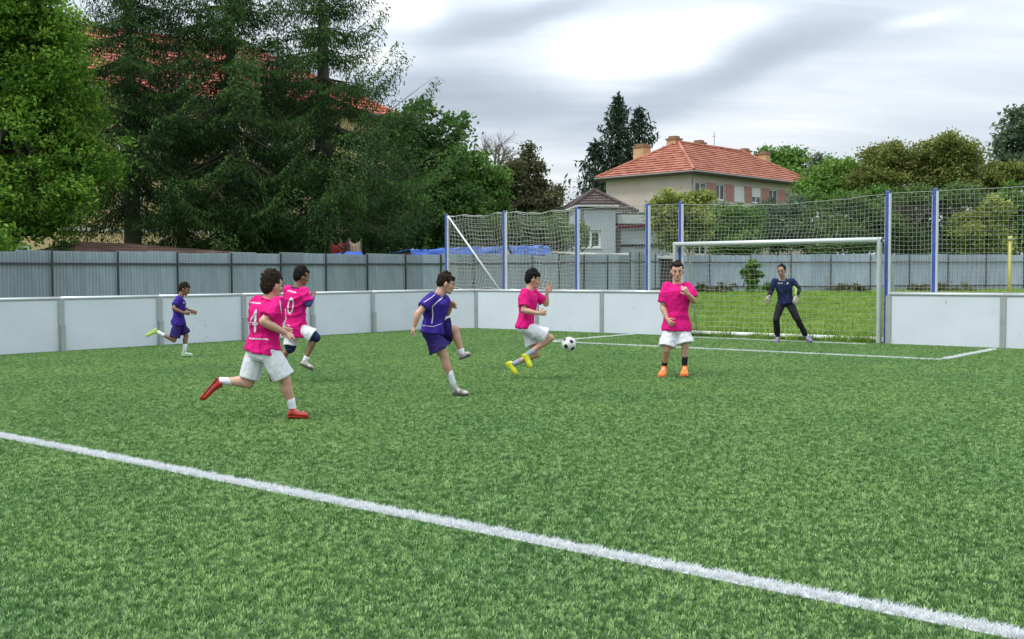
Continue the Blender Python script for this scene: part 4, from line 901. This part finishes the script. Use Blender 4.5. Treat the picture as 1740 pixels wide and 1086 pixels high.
def person(label,gpx,gpy,J,face,chest,cfg):
    """J: joints {name:(px,py,depth offset m)}; face/chest: local facing vectors (x right, y away, z up)"""
    g=G(gpx,gpy); Z=g.dot(FW); s=Z/F; losv=Vector((g.x,g.y,0)).normalized(); rz=math.atan2(-losv.x,losv.y)
    cfg['fat']=cfg.get('fat',1.)*1.08; cfg['armfat']=cfg.get('armfat',1.)*1.12; cfg['legfat']=cfg.get('legfat',1.)*1.05
    o=thing('person',label,'person',tuple(g),rz,cfg.get('group')); k=cfg['k']
    s=(g.xy.length)/F*math.cos(0)*1.0 if False else Z/F
    X=lambda n: Vector(((J[n][0]-gpx)*s,J[n][2],(gpy-J[n][1])*s))
    P={n:X(n) for n in J}; up=Vector((0,0,1)); sk=cfg['skin']; fat=cfg.get('fat',1.)
    face=Vector(face).normalized(); chest=Vector(chest).normalized()
    P['head']=P['head']-Vector((0,0,cfg.get('hdrop',.026)*k)); hd=P['head']; nk=P['neck']; shl,shr=P['shl'],P['shr']; hl,hr=P['hl'],P['hr']; pel=(hl+hr)/2; shm=(shl+shr)/2
    sp=(shm-pel).normalized(); side=(shr-shl); side=(side-sp*side.dot(sp)).normalized(); dep=cross_n(side,sp)
    hside=(hr-hl); hside=(hside-sp*hside.dot(sp)).normalized() if hside.length>1e-4 else side; hdep=cross_n(hside,sp)
    shw=(shr-shl).length/2
    def torso(e,lo=-.02,hi=1.,flare=0.):
        m=MB(); L=(shm-pel).length; rings=[]
        tab=[(lo,.105,.08),(0,.12,.09)] if not flare else [(lo,.148,.112),(0,.148,.112)]
        tab+=[(.18,.132,.098),(.38,.124,.092),(.6,.138,.112),(.8,.148,.117),(.93,.136,.098),(1.0,.105,.07),(1.06,.062,.052)]
        for t,w,d in tab:
            if t>hi+.08: continue
            f=min(1,max(0,t)); sd=(hside*(1-f)+side*f).normalized(); dp=(hdep*(1-f)+dep*f).normalized()
            c=lerp(pel,shm,t)
            sc=k*fat*e; fl=flare*(1-min(1,max(0,t)/.5)) if flare else 0
            rings.append([c+sd*(w*sc+fl)*math.cos(a)+dp*(d*sc+fl)*math.sin(a) for a in [2*math.pi*i/18 for i in range(18)]])
        m.loft(rings); return m
    # ---- body
    m=torso(.88)
    limb(m,[nk-sp*.03,nk+(hd-nk)*.25,hd-(hd-nk)*.25-face*.012],[.058*k,.050*k,.048*k])
    hup=Vector(cfg.get('hup',(hd-nk))).normalized(); hup=(hup+up*.6).normalized()
    hup,hfw,hsd=head_geo(m,hd,hup,face,k*cfg.get('hk',1.))
    af=cfg.get('armfat',1.)*k
    for q in 'lr':
        sh,el,wr,ha=P['sh'+q],P['el'+q],P['wr'+q],P['ha'+q]
        s0=lerp(sh,el,.12); limb(m,[s0,lerp(sh,el,.35),lerp(sh,el,.8),el],[.042*af,.044*af,.036*af,.034*af]); 
        limb(m,[el,lerp(el,wr,.25),lerp(el,wr,.65),wr],[.035*af,.038*af,.029*af,.021*af])
        hc=cfg.get('hand',{}).get(q,{}); 
        if not cfg.get('gloves'): hand_geo(m,wr,(ha-wr),Vector(hc.get('n',(0,-1,0))),k*1.0,hc.get('curl',.75),hc.get('ts',1),spread=hc.get('sp',.12))
    lf=cfg.get('legfat',1.)*k
    for q in 'lr':
        h,kn,an=P['h'+q],P['k'+q],P['a'+q]; he,to=P['he'+q],P['to'+q]
        limb(m,[h,lerp(h,kn,.3),lerp(h,kn,.75),kn],[.062*lf,.070*lf,.056*lf,.050*lf])
        sh_d=(an-kn).normalized(); kd=cross_n((kn-h).normalized().cross(sh_d) if (kn-h).normalized().cross(sh_d).length>.05 else Vector((1,0,0)),sh_d)
        calf=-(kn-lerp(h,an,.5)); calf=calf.normalized()*.012*lf if calf.length>.01 else Vector()
        limb(m,[kn,lerp(kn,an,.12)+calf*.6,lerp(kn,an,.32)+calf,lerp(kn,an,.65)+calf*.4,an],[.048*lf,.049*lf,.053*lf,.038*lf,.031*lf])
        limb(m,[an,lerp(he,to,.3)+(an-lerp(he,to,.25))*.4,lerp(he,to,.7)+(an-lerp(he,to,.25)).normalized()*.02],[.03*k,.028*k,.02*k])
    me=finish(m.mesh('body'),cfg.get('voxel',.0065),2); me.materials.append(sk); link('body',me,o)
    mats=dict(eye=mat('eye_dark',(.02,.015,.012),.3),hair=cfg['hair'],lip=mat('lips',(.30,.09,.07),.5))
    face_parts(o,hd,hup,hfw,hsd,k*cfg.get('hk',1.),mats)
    hm=hair_geo(hd,hup,hfw,hsd,k*cfg.get('hk',1.),cfg.get('style',{})); hme=finish(hm.mesh('hair'),.006,1,.0055,55,(1,1,1),3); hme.materials.append(cfg['hair']); link('hair',hme,o)
    # ---- shirt
    sl=cfg.get('sleeve',.72); hem=cfg.get('hem',-.10)
    m=torso(cfg.get('shirt_e',1.08),lo=hem,flare=cfg.get('flare',.012)*.5+.004)
    for q in 'lr':
        sh,el,wr=P['sh'+q],P['el'+q],P['wr'+q]; sw=cfg.get('slw',1.)
        e=lerp(sh,el,sl)
        limb(m,[sh+(shm-sh)*.22,sh+(e-sh)*.15],[.055*k*fat,.056*k*fat]); m.tube([sh,lerp(sh,e,.5),e],[.056*k*fat,.060*k*fat*sw,.065*k*fat*sw],14); ballat(m,sh,.056*k*fat)
    me=finish(m.mesh('shirt'),.009,3,cfg.get('fold',.0045)*1.5,13,(1.,1.,.6),cfg.get('seed',1),True,1.1); me.materials.append(cfg['shirt']); shirt=link('shirt',me,o)
    bvh=BVHTree.FromPolygons([v.co for v in me.vertices],[p.vertices for p in me.polygons])
    # collar
    ct=shm+sp*((shm-pel).length*.055); m=MB(); m.tube([ct+side*.066*k*fat*math.cos(a)+dep*.056*k*fat*math.sin(a)-sp*.012*(side*math.cos(a)+dep*math.sin(a)).dot(chest) for a in [2*math.pi*i/20 for i in range(21)]],.008*k,6,False); m.obj('collar',shirt,cfg.get('collar',cfg['shirt']),True)
    # ---- shorts or long pants
    m=MB(); rings=[]; sf=cfg.get('shf',.86); L=(shm-pel).length
    for t,w,d in ((-.20,.10,.085),(-.12,.140,.108),(0,.140,.106),(.12,.128,.096),(.2,.112,.085)):
        c=pel+sp*L*t; rings.append([c+hside*w*k*fat*1.0*math.cos(a)+hdep*d*k*fat*math.sin(a) for a in [2*math.pi*i/18 for i in range(18)]])
    m.loft(rings)
    for q in 'lr':
        h,kn,an=P['h'+q],P['k'+q],P['a'+q]
        if cfg.get('long'): m.tube([h,lerp(h,kn,.5),kn,lerp(kn,an,.4),lerp(kn,an,.95)],[.092*k,.082*k,.066*k,.062*k,.055*k],14); ballat(m,kn,.064*k)
        else:
            f=sf if not isinstance(sf,dict) else sf[q]; e=lerp(h,kn,f); fl=cfg.get('shflare',1.)
            m.tube([h,lerp(h,e,.4),e],[.080*k*fat,.092*k*fat,.094*k*fat*fl],16); ballat(m,h,.086*k*fat)
    me=finish(m.mesh('trousers' if cfg.get('long') else 'shorts'),.009,3,.006,14,(1,1,.4),cfg.get('seed',1)+9,True,.6); me.materials.append(cfg['shorts']); link('trousers' if cfg.get('long') else 'shorts',me,o)
    # ---- socks, boots
    for q in 'lr':
        kn,an,he,to=P['k'+q],P['a'+q],P['he'+q],P['to'+q]; f=cfg.get('sockf',{}).get(q,.28)
        if f>0:
            m=MB(); m.tube([lerp(an,kn,f),lerp(an,kn,f*.5),an,lerp(an,lerp(he,to,.2),.5)],[.041*k,.038*k,.036*k,.036*k],12); m.obj('sock',o,cfg['sock'],True)
        m,u,s_,d_=foot_geo(he,to,an,k); L=(to-he).length
        m.tube([lerp(he,to,.22)+u*.03*k,lerp(lerp(he,to,.20)+u*.07*k,an,.5)],[.036*k,.037*k],12)
        bt=cfg['boot']; bt=bt[q] if isinstance(bt,dict) else bt
        me=finish(m.mesh('boot'),.005,2); me.materials.append(bt); b=link('boot',me,o)
        m,_,_,_=foot_geo(he,to,an,k,sole=True); sm_=cfg['sole']; sm_=sm_[q] if isinstance(sm_,dict) else sm_; m.obj('sole',b,sm_)
        m=MB()
        for j in range(4):
            c=lerp(he,to,.38+.09*j)+u*(.072-.011*j)*k; m.tube([c-s_*.018*k,c+u*.004*k,c+s_*.018*k],.004*k,5)
        m.obj('laces',b,cfg.get('lace',M_white))
    ctx=dict(o=o,P=P,k=k,bvh=bvh,shirt=shirt,s=s,gpx=gpx,gpy=gpy,X=lambda px,py,d=0.:Vector(((px-gpx)*s,d,(gpy-py)*s)))
    if cfg.get('gloves'):
        for q in 'lr':
            m=MB(); hc=cfg['hand'][q]; hand_geo(m,P['wr'+q],(P['ha'+q]-P['wr'+q]),Vector(hc.get('n',(0,-1,0))),k*1.15,hc.get('curl',.3),hc.get('ts',1),fat=1.25); limb(m,[lerp(P['wr'+q],P['el'+q],.12),P['wr'+q]],[.032*k,.031*k])
            me=finish(m.mesh('glove'),.006,1); me.materials.append(cfg['gloves']); link('glove',me,o)
    return ctx
def on_shirt(ctx,x,z,off=.005):
    hit=ctx['bvh'].ray_cast(Vector((x,-4,z)),Vector((0,1,0)))
    return (Vector((x,hit[0].y-off,z)) if hit[0] is not None else None)
def print_on(ctx,text,px,py,w,h,mt,shear=0.,rise=0.,name='print'):
    cu=bpy.data.curves.new('t','FONT'); cu.body=text; cu.resolution_u=3; t=bpy.data.objects.new('t',cu); C.objects.link(t)
    me=bpy.data.meshes.new_from_object(t.evaluated_get(bpy.context.evaluated_depsgraph_get())); bpy.data.objects.remove(t)
    bm=bmesh.new(); bm.from_mesh(me); bmesh.ops.triangulate(bm,faces=bm.faces[:]); 
    for _ in range(2): bmesh.ops.subdivide_edges(bm,edges=[e for e in bm.edges if e.calc_length()>.08],cuts=1,use_grid_fill=False)
    bmesh.ops.triangulate(bm,faces=bm.faces[:])
    xs=[v.co.x for v in bm.verts]; ys=[v.co.y for v in bm.verts]; x0,x1,y0,y1=min(xs),max(xs),min(ys),max(ys); bad=[]
    for v in bm.verts:
        a=(v.co.x-x0)/(x1-x0)-.5; b=(v.co.y-y0)/(y1-y0)-.5
        q=ctx['X'](px+a*w+b*shear,py-b*h-a*rise); r=on_shirt(ctx,q.x,q.z,.006)
        if r is None: bad.append(v)
        else: v.co=r
    bmesh.ops.delete(bm,geom=bad,context='VERTS'); bm.to_mesh(me); bm.free(); me.materials.clear(); me.materials.append(mt)
    return link(name,me,ctx['shirt'])
def stripe_on(ctx,pts,wpx,mt,name='piping'):
    V=[];Fc=[]; q=[]
    for (a,b),(c,d) in zip(pts,pts[1:]):
        for i in range(8): q.append((a+(c-a)*i/8,b+(d-b)*i/8,c-a,d-b))
    q.append((*pts[-1],pts[-1][0]-pts[-2][0],pts[-1][1]-pts[-2][1]))
    prev=False
    for (x,y,dx,dy) in q:
        L=math.hypot(dx,dy); nx,ny=-dy/L*wpx/2,dx/L*wpx/2; r=[]
        for sgn in (-1,1):
            p=ctx['X'](x+sgn*nx,y+sgn*ny); r.append(on_shirt(ctx,p.x,p.z,.005))
        if r[0] is None or r[1] is None: prev=False; continue
        V+=r; n=len(V)
        if prev: Fc.append([n-4,n-3,n-1,n-2])
        prev=True
    return link(name,mesh(name,V,Fc,mt),ctx['shirt'])
def marks_on(ctx,px,py,w,h,mt,n,slope=0.,name='lettering',seed=1):
    # small white print too small to be read in the photograph: a row of short strokes
    rd=random.Random(seed); V=[];Fc=[]
    for i in range(n):
        x=px-w/2+w*(i+.15)/n; ww=w/n*rd.uniform(.55,.9); hh=h*rd.uniform(.6,1.); y=py+slope*(i/n-.5)+rd.uniform(-.1,.1)*h; q=[]
        for dx,dy in ((0,hh/2),(ww,hh/2),(ww,-hh/2),(0,-hh/2)):
            c_=ctx['X'](x+dx,y+dy); q.append(on_shirt(ctx,c_.x,c_.z,.006))
        if None in q: continue
        k_=len(V); V+=q; Fc.append([k_,k_+1,k_+2,k_+3])
    return link(name,mesh(name,V,Fc,mt),ctx['shirt'])
def cloth(n,c,c2=None,**k): return mat(n,c,.75,col2=c2 or tuple(x*1.15 for x in c),vs=5,bump=.4,bs=22,spec=.2,**k)
SK_l=mat('skin_light',(.52,.29,.20),.5,col2=(.58,.335,.235),vs=8,sss=.12); SK_m=mat('skin_tan',(.36,.19,.115),.5,col2=(.42,.225,.14),vs=8,sss=.1); SK_d=mat('skin_brown',(.23,.115,.068),.5,col2=(.27,.14,.085),vs=8,sss=.08)
HR_b=mat('hair_dark',(.007,.006,.006),.8,col2=(.016,.013,.012),vs=40,spec=.15); HR_br=mat('hair_brown',(.014,.009,.006),.8,col2=(.035,.022,.014),vs=40,spec=.15)
PINK=cloth('shirt_pink',(.62,.005,.16),(.71,.008,.20)); PURP=cloth('shirt_purple',(.030,.012,.19),(.045,.020,.26)); NAVYS=cloth('shorts_navy_purple',(.018,.010,.085),(.026,.016,.12))
WSH=cloth('shorts_white',(.66,.67,.70),(.75,.76,.79)); BLKP=cloth('trousers_black',(.010,.011,.016),(.018,.019,.026)); NAVY=cloth('navy_cloth',(.012,.018,.06),(.02,.03,.09))
SOCKW=cloth('sock_white',(.70,.72,.76)); SOCKB=cloth('sock_black',(.012,.012,.014)); SOCKG=cloth('sock_grey_blue',(.30,.33,.42))
B_red=mat('boot_red',(.62,.030,.015),.4,col2=(.20,.02,.012),vs=16,detail=1); B_org=mat('boot_orange',(.85,.16,.02),.4,col2=(.9,.24,.04),vs=30); B_yel=mat('boot_yellow',(.55,.68,.02),.4,col2=(.78,.62,.02),vs=14); B_lime=mat('boot_lime',(.45,.68,.10),.4,col2=(.55,.78,.2),vs=20)
B_wht=mat('boot_white',(.62,.58,.54),.45,col2=(.14,.11,.10),vs=14,detail=1); B_mint=mat('boot_mint',(.45,.68,.38),.45,col2=(.55,.78,.5),vs=20); B_pur=mat('boot_purple',(.09,.06,.15),.5,col2=(.28,.22,.34),vs=30)
SO_blk=mat('sole_black',(.03,.025,.02),.5); SO_org=mat('sole_orange',(.42,.09,.015),.5,col2=(.05,.02,.015),vs=35,detail=2); SO_dk=mat('sole_dark',(.05,.045,.05),.6)
PW=mat('print_white',(.74,.70,.74),.6)
# 1: boy with number 4, running right, back turned three quarters
c=person('boy in pink number 4 shirt and red boots, running nearest to the camera',492,712,dict(
 head=(466,479,0),neck=(462,502,0),shl=(440,512,.03),shr=(478,513,-.13),ell=(446,545,.24),wrl=(478,560,.30),hal=(492,565,.32),
 elr=(451,543,-.24),wrr=(487,563,-.20),har=(501,570,-.16),hl=(438,594,.07),hr=(460,595,-.07),
 kl=(424,651,.10),al=(384,647,.16),hel=(372,640,.16),tol=(343,675,.12),kr=(487,648,-.06),ar=(497,691,-.04),her=(489,708,-.04),tor=(523,709,-.10)),
 (.80,.55,-.05),(.75,.66,0),dict(k=1.06,fat=1.03,skin=SK_l,hair=HR_br,shirt=PINK,shorts=WSH,sock=SOCKW,boot=B_red,sole={'l':SO_org,'r':B_red},sockf=dict(l=.35,r=.34),sf=.9,shf=.84,shflare=1.0,hem=-.02,armfat=1.0,legfat=1.0,hand=dict(l=dict(n=(0,-1,0)),r=dict(n=(-.2,.6,-1),curl=.6,ts=-1)),style=dict(fringe=1,top=.018,tufts=60,seed=4,back=.01),seed=3,flare=.016,voxel=.006,sleeve=.78,slw=1.05))
# 1 prints
print_on(c,'4',434,543,17,39,PW,shear=2,name='number_print'); marks_on(c,438,513,19,2.6,PW,9,1.5,'name_print',1); marks_on(c,443,573,33,2.6,PW,15,.8,'lettering',2)
stripe_on(c,[(478.5,508),(480,520),(481,530)],1.2,PW)
# 2: boy with number 0 running away right
c=person('boy in pink shirt with number 0, running just behind the number 4 boy',500,651,dict(
 head=(514,466,0),neck=(508,484,0),shl=(492,492,.02),shr=(518,493,-.12),ell=(490,520,.22),wrl=(506,530,.26),hal=(514,528,.26),
 elr=(525,515,-.16),wrr=(534,503,-.02),har=(533,494,.06),hl=(498,557,.07),hr=(511,557,-.06),
 kl=(494,592,.05),al=(466,626,.14),hel=(455,628,.15),tol=(461,648,.12),kr=(536,573,-.12),ar=(519,611,-.10),her=(510,618,-.10),tor=(531,629,-.12)),
 (.85,.35,-.1),(.66,.72,0),dict(k=.99,fat=.92,skin=SK_d,hair=HR_b,shirt=PINK,shorts=WSH,sock=SOCKW,boot=B_wht,sole=SO_dk,sockf=dict(l=.2,r=.16),shf=.86,shflare=1.12,hem=-.20,collar=NAVY,hand=dict(l=dict(n=(0,-1,0)),r=dict(n=(0,1,.3),curl=.9)),style=dict(fringe=1,top=.010,tufts=50,seed=8,back=.0),seed=6,flare=.02,sleeve=.85,slw=1.15,armfat=.9,legfat=.85,fold=.006))
print_on(c,'0',495.5,519,10.5,29,PW,shear=3,name='number_print'); marks_on(c,498,495,15,2.6,PW,8,3.5,'name_print',3); marks_on(c,490,552,8,2.2,PW,4,1.5,'lettering',4)
P_=c['P']; k=c['k']; m=MB(); m.tube([lerp(P_['shr'],P_['elr'],.7),P_['elr'],],[.05*k,.05*k],12); ballat(m,P_['elr'],.05*k); m.tube([P_['elr'],lerp(P_['elr'],P_['wrr'],.75)],[.048*k,.036*k],12); m.obj('undersleeve',c['o'],cloth('undersleeve',(.05,.06,.22),(.09,.10,.30)),True)
for q in 'lr':
    m=MB(); a,b=lerp(P_['h'+q],P_['k'+q],.80),lerp(P_['h'+q],P_['k'+q],1.0); m.tube([a,b],[.082*k,.070*k],12); ballat(m,b,.068*k); m.obj('undershorts',c['o'],NAVY,True)
# 3: small boy by the left boards
c=person('small boy in purple kit and lime boots, running by the left boards',314,607,dict(
 head=(315,489,0),neck=(309,501,0),shl=(308,507,.10),shr=(306,507,-.12),ell=(312,523,.18),wrl=(325,528,.16),hal=(333,532,.14),
 elr=(297,523,-.20),wrr=(314,531,-.22),har=(322,532,-.20),hl=(306,547,.07),hr=(303,548,-.07),
 kl=(317,571,.05),al=(314,594,.04),hel=(308,605,.04),tol=(327,605,.02),kr=(297,577,-.10),ar=(276,566,-.08),her=(269,556,-.08),tor=(251,568,-.08)),
 (1,-.15,-.12),(1,.05,-.1),dict(k=.90,fat=.93,skin=SK_d,hair=HR_br,shirt=PURP,shorts=NAVYS,sock=SOCKW,boot={'l':B_mint,'r':B_lime},sole={'l':B_mint,'r':B_lime},sockf=dict(l=.40,r=.3),shf=.86,shflare=1.15,hem=-.12,hand=dict(l=dict(n=(0,-1,0),curl=.3),r=dict(n=(0,1,0),curl=.6)),style=dict(fringe=1,top=.008,tufts=40,seed=2),seed=9,flare=.014,sleeve=.72,slw=1.1,armfat=.85,legfat=.9))
m=MB(); P_=c['P']; limb(m,[P_['hal']+Vector((-.03,0,.01)),P_['hal']+Vector((.05,0,-.03))],[.02,.014],8); 
marks_on(c,314,514,2.2,2.2,PW,1,0,'crest',5); marks_on(c,316,521,1.6,5,PW,1,0,'chest_print',6)
# 4: kicker
c=person('boy in purple kit with white piping, kicking with his far leg raised',768,674,dict(
 head=(759,477,0),neck=(749,494,0),shl=(751,504,.15),shr=(736,505,-.13),ell=(760,533,.22),wrl=(767,521,.14),hal=(773,515,.10),
 elr=(712,531,-.22),wrr=(706,552,-.22),har=(702,562,-.20),hl=(739,562,.08),hr=(733,565,-.08),
 kl=(774,560,.10),al=(785,601,.10),hel=(781,612,.10),tol=(801,605,.10),kr=(756,606,-.06),ar=(769,647,-.04),her=(769,670,-.04),tor=(796,671,-.06)),
 (.93,.05,-.35),(.95,.15,-.15),dict(k=1.0,fat=1.02,skin=SK_l,hair=HR_br,shirt=PURP,shorts=NAVYS,sock=SOCKW,boot=B_wht,sole=SO_dk,sockf=dict(l=.18,r=.42),shf={'l':.80,'r':.66},shflare=1.38,hem=-.04,hup=(.45,0,1),hand=dict(l=dict(n=(0,-1,0),curl=1.),r=dict(n=(1,0,.2),curl=.9)),style=dict(fringe=1,top=-.004,tufts=40,seed=5,back=-.01),seed=12,flare=.02,sleeve=.62,slw=1.15,armfat=.98,legfat=.98,fold=.006))
stripe_on(c,[(753,505),(745,511),(736,520),(737,534),(735,548)],1.5,PW); stripe_on(c,[(722,512),(735,504),(746,494)],1.0,PW); stripe_on(c,[(716,551),(738,553),(758,546)],.8,PW)
# 5: centre pink boy
c=person('boy in pink shirt and yellow boots in mid stride, one open hand raised',893,645,dict(
 head=(906,471,0),neck=(901,488,0),shl=(905,496,.15),shr=(893,497,-.13),ell=(929,517,.16),wrl=(930,498,.12),hal=(934,484,.10),
 elr=(890,526,-.22),wrr=(915,531,-.26),har=(927,530,-.26),hl=(894,553,.08),hr=(892,555,-.08),
 kl=(912,603,.06),al=(873,619,.08),hel=(859,618,.08),tol=(877,639,.06),kr=(936,574,-.08),ar=(899,600,-.10),her=(887,602,-.10),tor=(901,625,-.12)),
 (.98,.08,.02),(.98,.10,0),dict(k=1.0,fat=.95,skin=SK_l,hair=HR_b,shirt=PINK,shorts=WSH,sock=SOCKG,boot=B_yel,sole=B_yel,sockf=dict(l=.30,r=.24),shf={'l':.66,'r':.82},shflare=1.14,hem=-.07,hand=dict(l=dict(n=(-.4,-.8,0),curl=.12,sp=.35),r=dict(n=(0,1,0),curl=1.)),style=dict(fringe=1,top=.012,tufts=60,seed=6,back=.0),seed=15,flare=.014,sleeve=.78,slw=1.05,armfat=.95,legfat=.92))
# 6: front facing boy
c=person('boy in pink shirt and orange boots jogging forward in front of the left goal post',1146,641,dict(
 head=(1150,460,-.02),neck=(1150,478,0),shl=(1133,486,0),shr=(1168,486,0),ell=(1126,521,-.02),wrl=(1134,542,-.12),hal=(1140,549,-.17),
 elr=(1178,511,-.04),wrr=(1168,499,-.20),har=(1163,491,-.22),hl=(1140,556,0),hr=(1158,556,0),
 kl=(1133,594,-.08),al=(1129,621,.06),hel=(1130,632,.08),tol=(1124,640,-.12),kr=(1164,588,-.05),ar=(1163,618,-.02),her=(1164,631,.03),tor=(1162,637,-.18)),
 (.05,-1,-.02),(.05,-1,0),dict(k=1.05,fat=1.02,skin=SK_l,hair=HR_br,shirt=PINK,shorts=WSH,sock=SOCKB,boot=B_org,sole=B_org,sockf=dict(l=.22,r=.42),shf=.86,shflare=1.12,hem=-.08,hand=dict(l=dict(n=(.6,.6,0),curl=.9),r=dict(n=(-.3,.8,0),curl=1.1)),hdrop=.012,style=dict(top=.006,tufts=20,seed=3,sides=0,quiff=1,back=-.02),seed=19,flare=.018,sleeve=.80,slw=1.1,legfat=.9))
marks_on(c,1158,487,3.5,3.5,PW,1,0,'crest',9)
# 7: goalkeeper
c=person('goalkeeper in navy top, black trousers and gloves, standing ready in the goal',1346,582,dict(
 head=(1328,458,-.10),neck=(1330,471,-.06),shl=(1316,477,-.04),shr=(1346,477,-.04),ell=(1310,495,-.06),wrl=(1308,504,-.20),hal=(1304,512,-.26),
 elr=(1356,492,-.02),wrr=(1352,504,-.20),har=(1351,511,-.26),hl=(1328,514,0),hr=(1341,514,0),
 kl=(1319,543,-.14),al=(1322,571,.0),hel=(1323,579,.04),tol=(1319,582,-.18),kr=(1354,541,-.12),ar=(1368,569,0),her=(1370,577,.04),tor=(1377,580,-.17)),
 (-.25,-1,-.05),(0,-1,-.1),dict(k=1.02,fat=.95,skin=SK_m,hair=HR_b,shirt=NAVY,shorts=BLKP,sock=SOCKB,boot=B_pur,sole=SO_dk,long=True,legfat=.86,sockf=dict(l=.05,r=.05),gloves=mat('glove_pale',(.45,.42,.25),.7,col2=(.12,.12,.12),vs=20),collar=mat('collar_lime',(.62,.68,.30),.7),hem=-.05,hand=dict(l=dict(n=(0,.7,.3),curl=.3),r=dict(n=(0,.7,.3),curl=.3)),style=dict(top=-.002,tufts=14,seed=7,back=-.02),seed=23,flare=.01,sleeve=.55,slw=1.0,fold=.007))
P_=c['P']; k=c['k']; BS=cloth('sleeve_black',(.014,.014,.022),(.03,.03,.045)); LM=cloth('sleeve_lime',(.30,.48,.10),(.36,.55,.14))
for q in 'lr':
    m=MB(); m.tube([lerp(P_['sh'+q],P_['el'+q],.4),P_['el'+q]],[.058*k,.055*k],12); ballat(m,P_['el'+q],.054*k); m.tube([P_['el'+q],lerp(P_['el'+q],P_['wr'+q],.85)],[.053*k,.042*k],12); m.obj('long_sleeve',c['o'],BS,True)
m=MB(); m.tube([lerp(P_['shr'],P_['elr'],.62)+Vector((-.055,-.03,0)),P_['elr']+Vector((-.05,-.05,0)),lerp(P_['elr'],P_['wrr'],.8)+Vector((-.025,-.035,0))],[.026,.032,.026],10); m.obj('lime_sleeve_panel',c['o'],LM,True)
x=c['X'](1337,484); marks_on(c,1338,481,3.2,4,PW,1,0,'crest',7); marks_on(c,1326,481,8,1.2,PW,4,0,'lettering',8)
# ------------------------------------------------------------------ ball
bp=G(967,585,0); Zb=15.4; bc=Vector((0,0,H))+ray(967,585)*(Zb/ray(967,585).dot(MW@Vector((0,0,-1)))); 
ball=thing('football','white football with black panels in the air before the pink player','ball',tuple(bc),YAW)
ICO=bmesh.new(); bmesh.ops.create_icosphere(ICO,subdivisions=1,radius=1); iv=[v.co.copy() for v in ICO.verts][:12]; ICO.free()
ICO=bmesh.new(); bmesh.ops.create_icosphere(ICO,subdivisions=1,radius=1); 
import itertools
bm=bmesh.new(); bmesh.ops.create_icosphere(bm,subdivisions=5,radius=.105); me=bpy.data.meshes.new('panels')
fi=bmesh.new(); bmesh.ops.create_icosphere(fi,subdivisions=1,radius=1); fi.free()
g_=(1+5**.5)/2; pent=[Vector(v).normalized() for v in ([(0,a,b*g_) for a in(-1,1) for b in(-1,1)]+[(a,b*g_,0) for a in(-1,1) for b in(-1,1)]+[(b*g_,0,a) for a in(-1,1) for b in(-1,1)])]
R0=Matrix.Rotation(.5,3,'X')@Matrix.Rotation(.35,3,'Y'); pent=[R0@v for v in pent]
for f in bm.faces:
    d=f.calc_center_median().normalized(); f.material_index=1 if max(d.dot(v) for v in pent)>math.cos(.30) else 0; f.smooth=True
bm.to_mesh(me); bm.free(); me.materials.append(mat('ball_white',(.74,.74,.74),.35)); me.materials.append(mat('ball_black',(.02,.02,.022),.35)); link('panels',me,ball)
m=MB()
for a in pent:
    nb=sorted(pent,key=lambda v:-v.dot(a))[1:6]
    for b in nb:
        mid=(a+b).normalized(); p=(a*.62+mid*.38).normalized() if False else a.lerp(b,.28).normalized(); q=a.lerp(b,.72).normalized()
        if a.x+a.y*1.3+a.z*1.7<b.x+b.y*1.3+b.z*1.7: m.tube([p*.1052,mid*.1058,q*.1052],.0012,4)
m.obj('seams',ball,mat('seam_grey',(.15,.15,.15),.6))
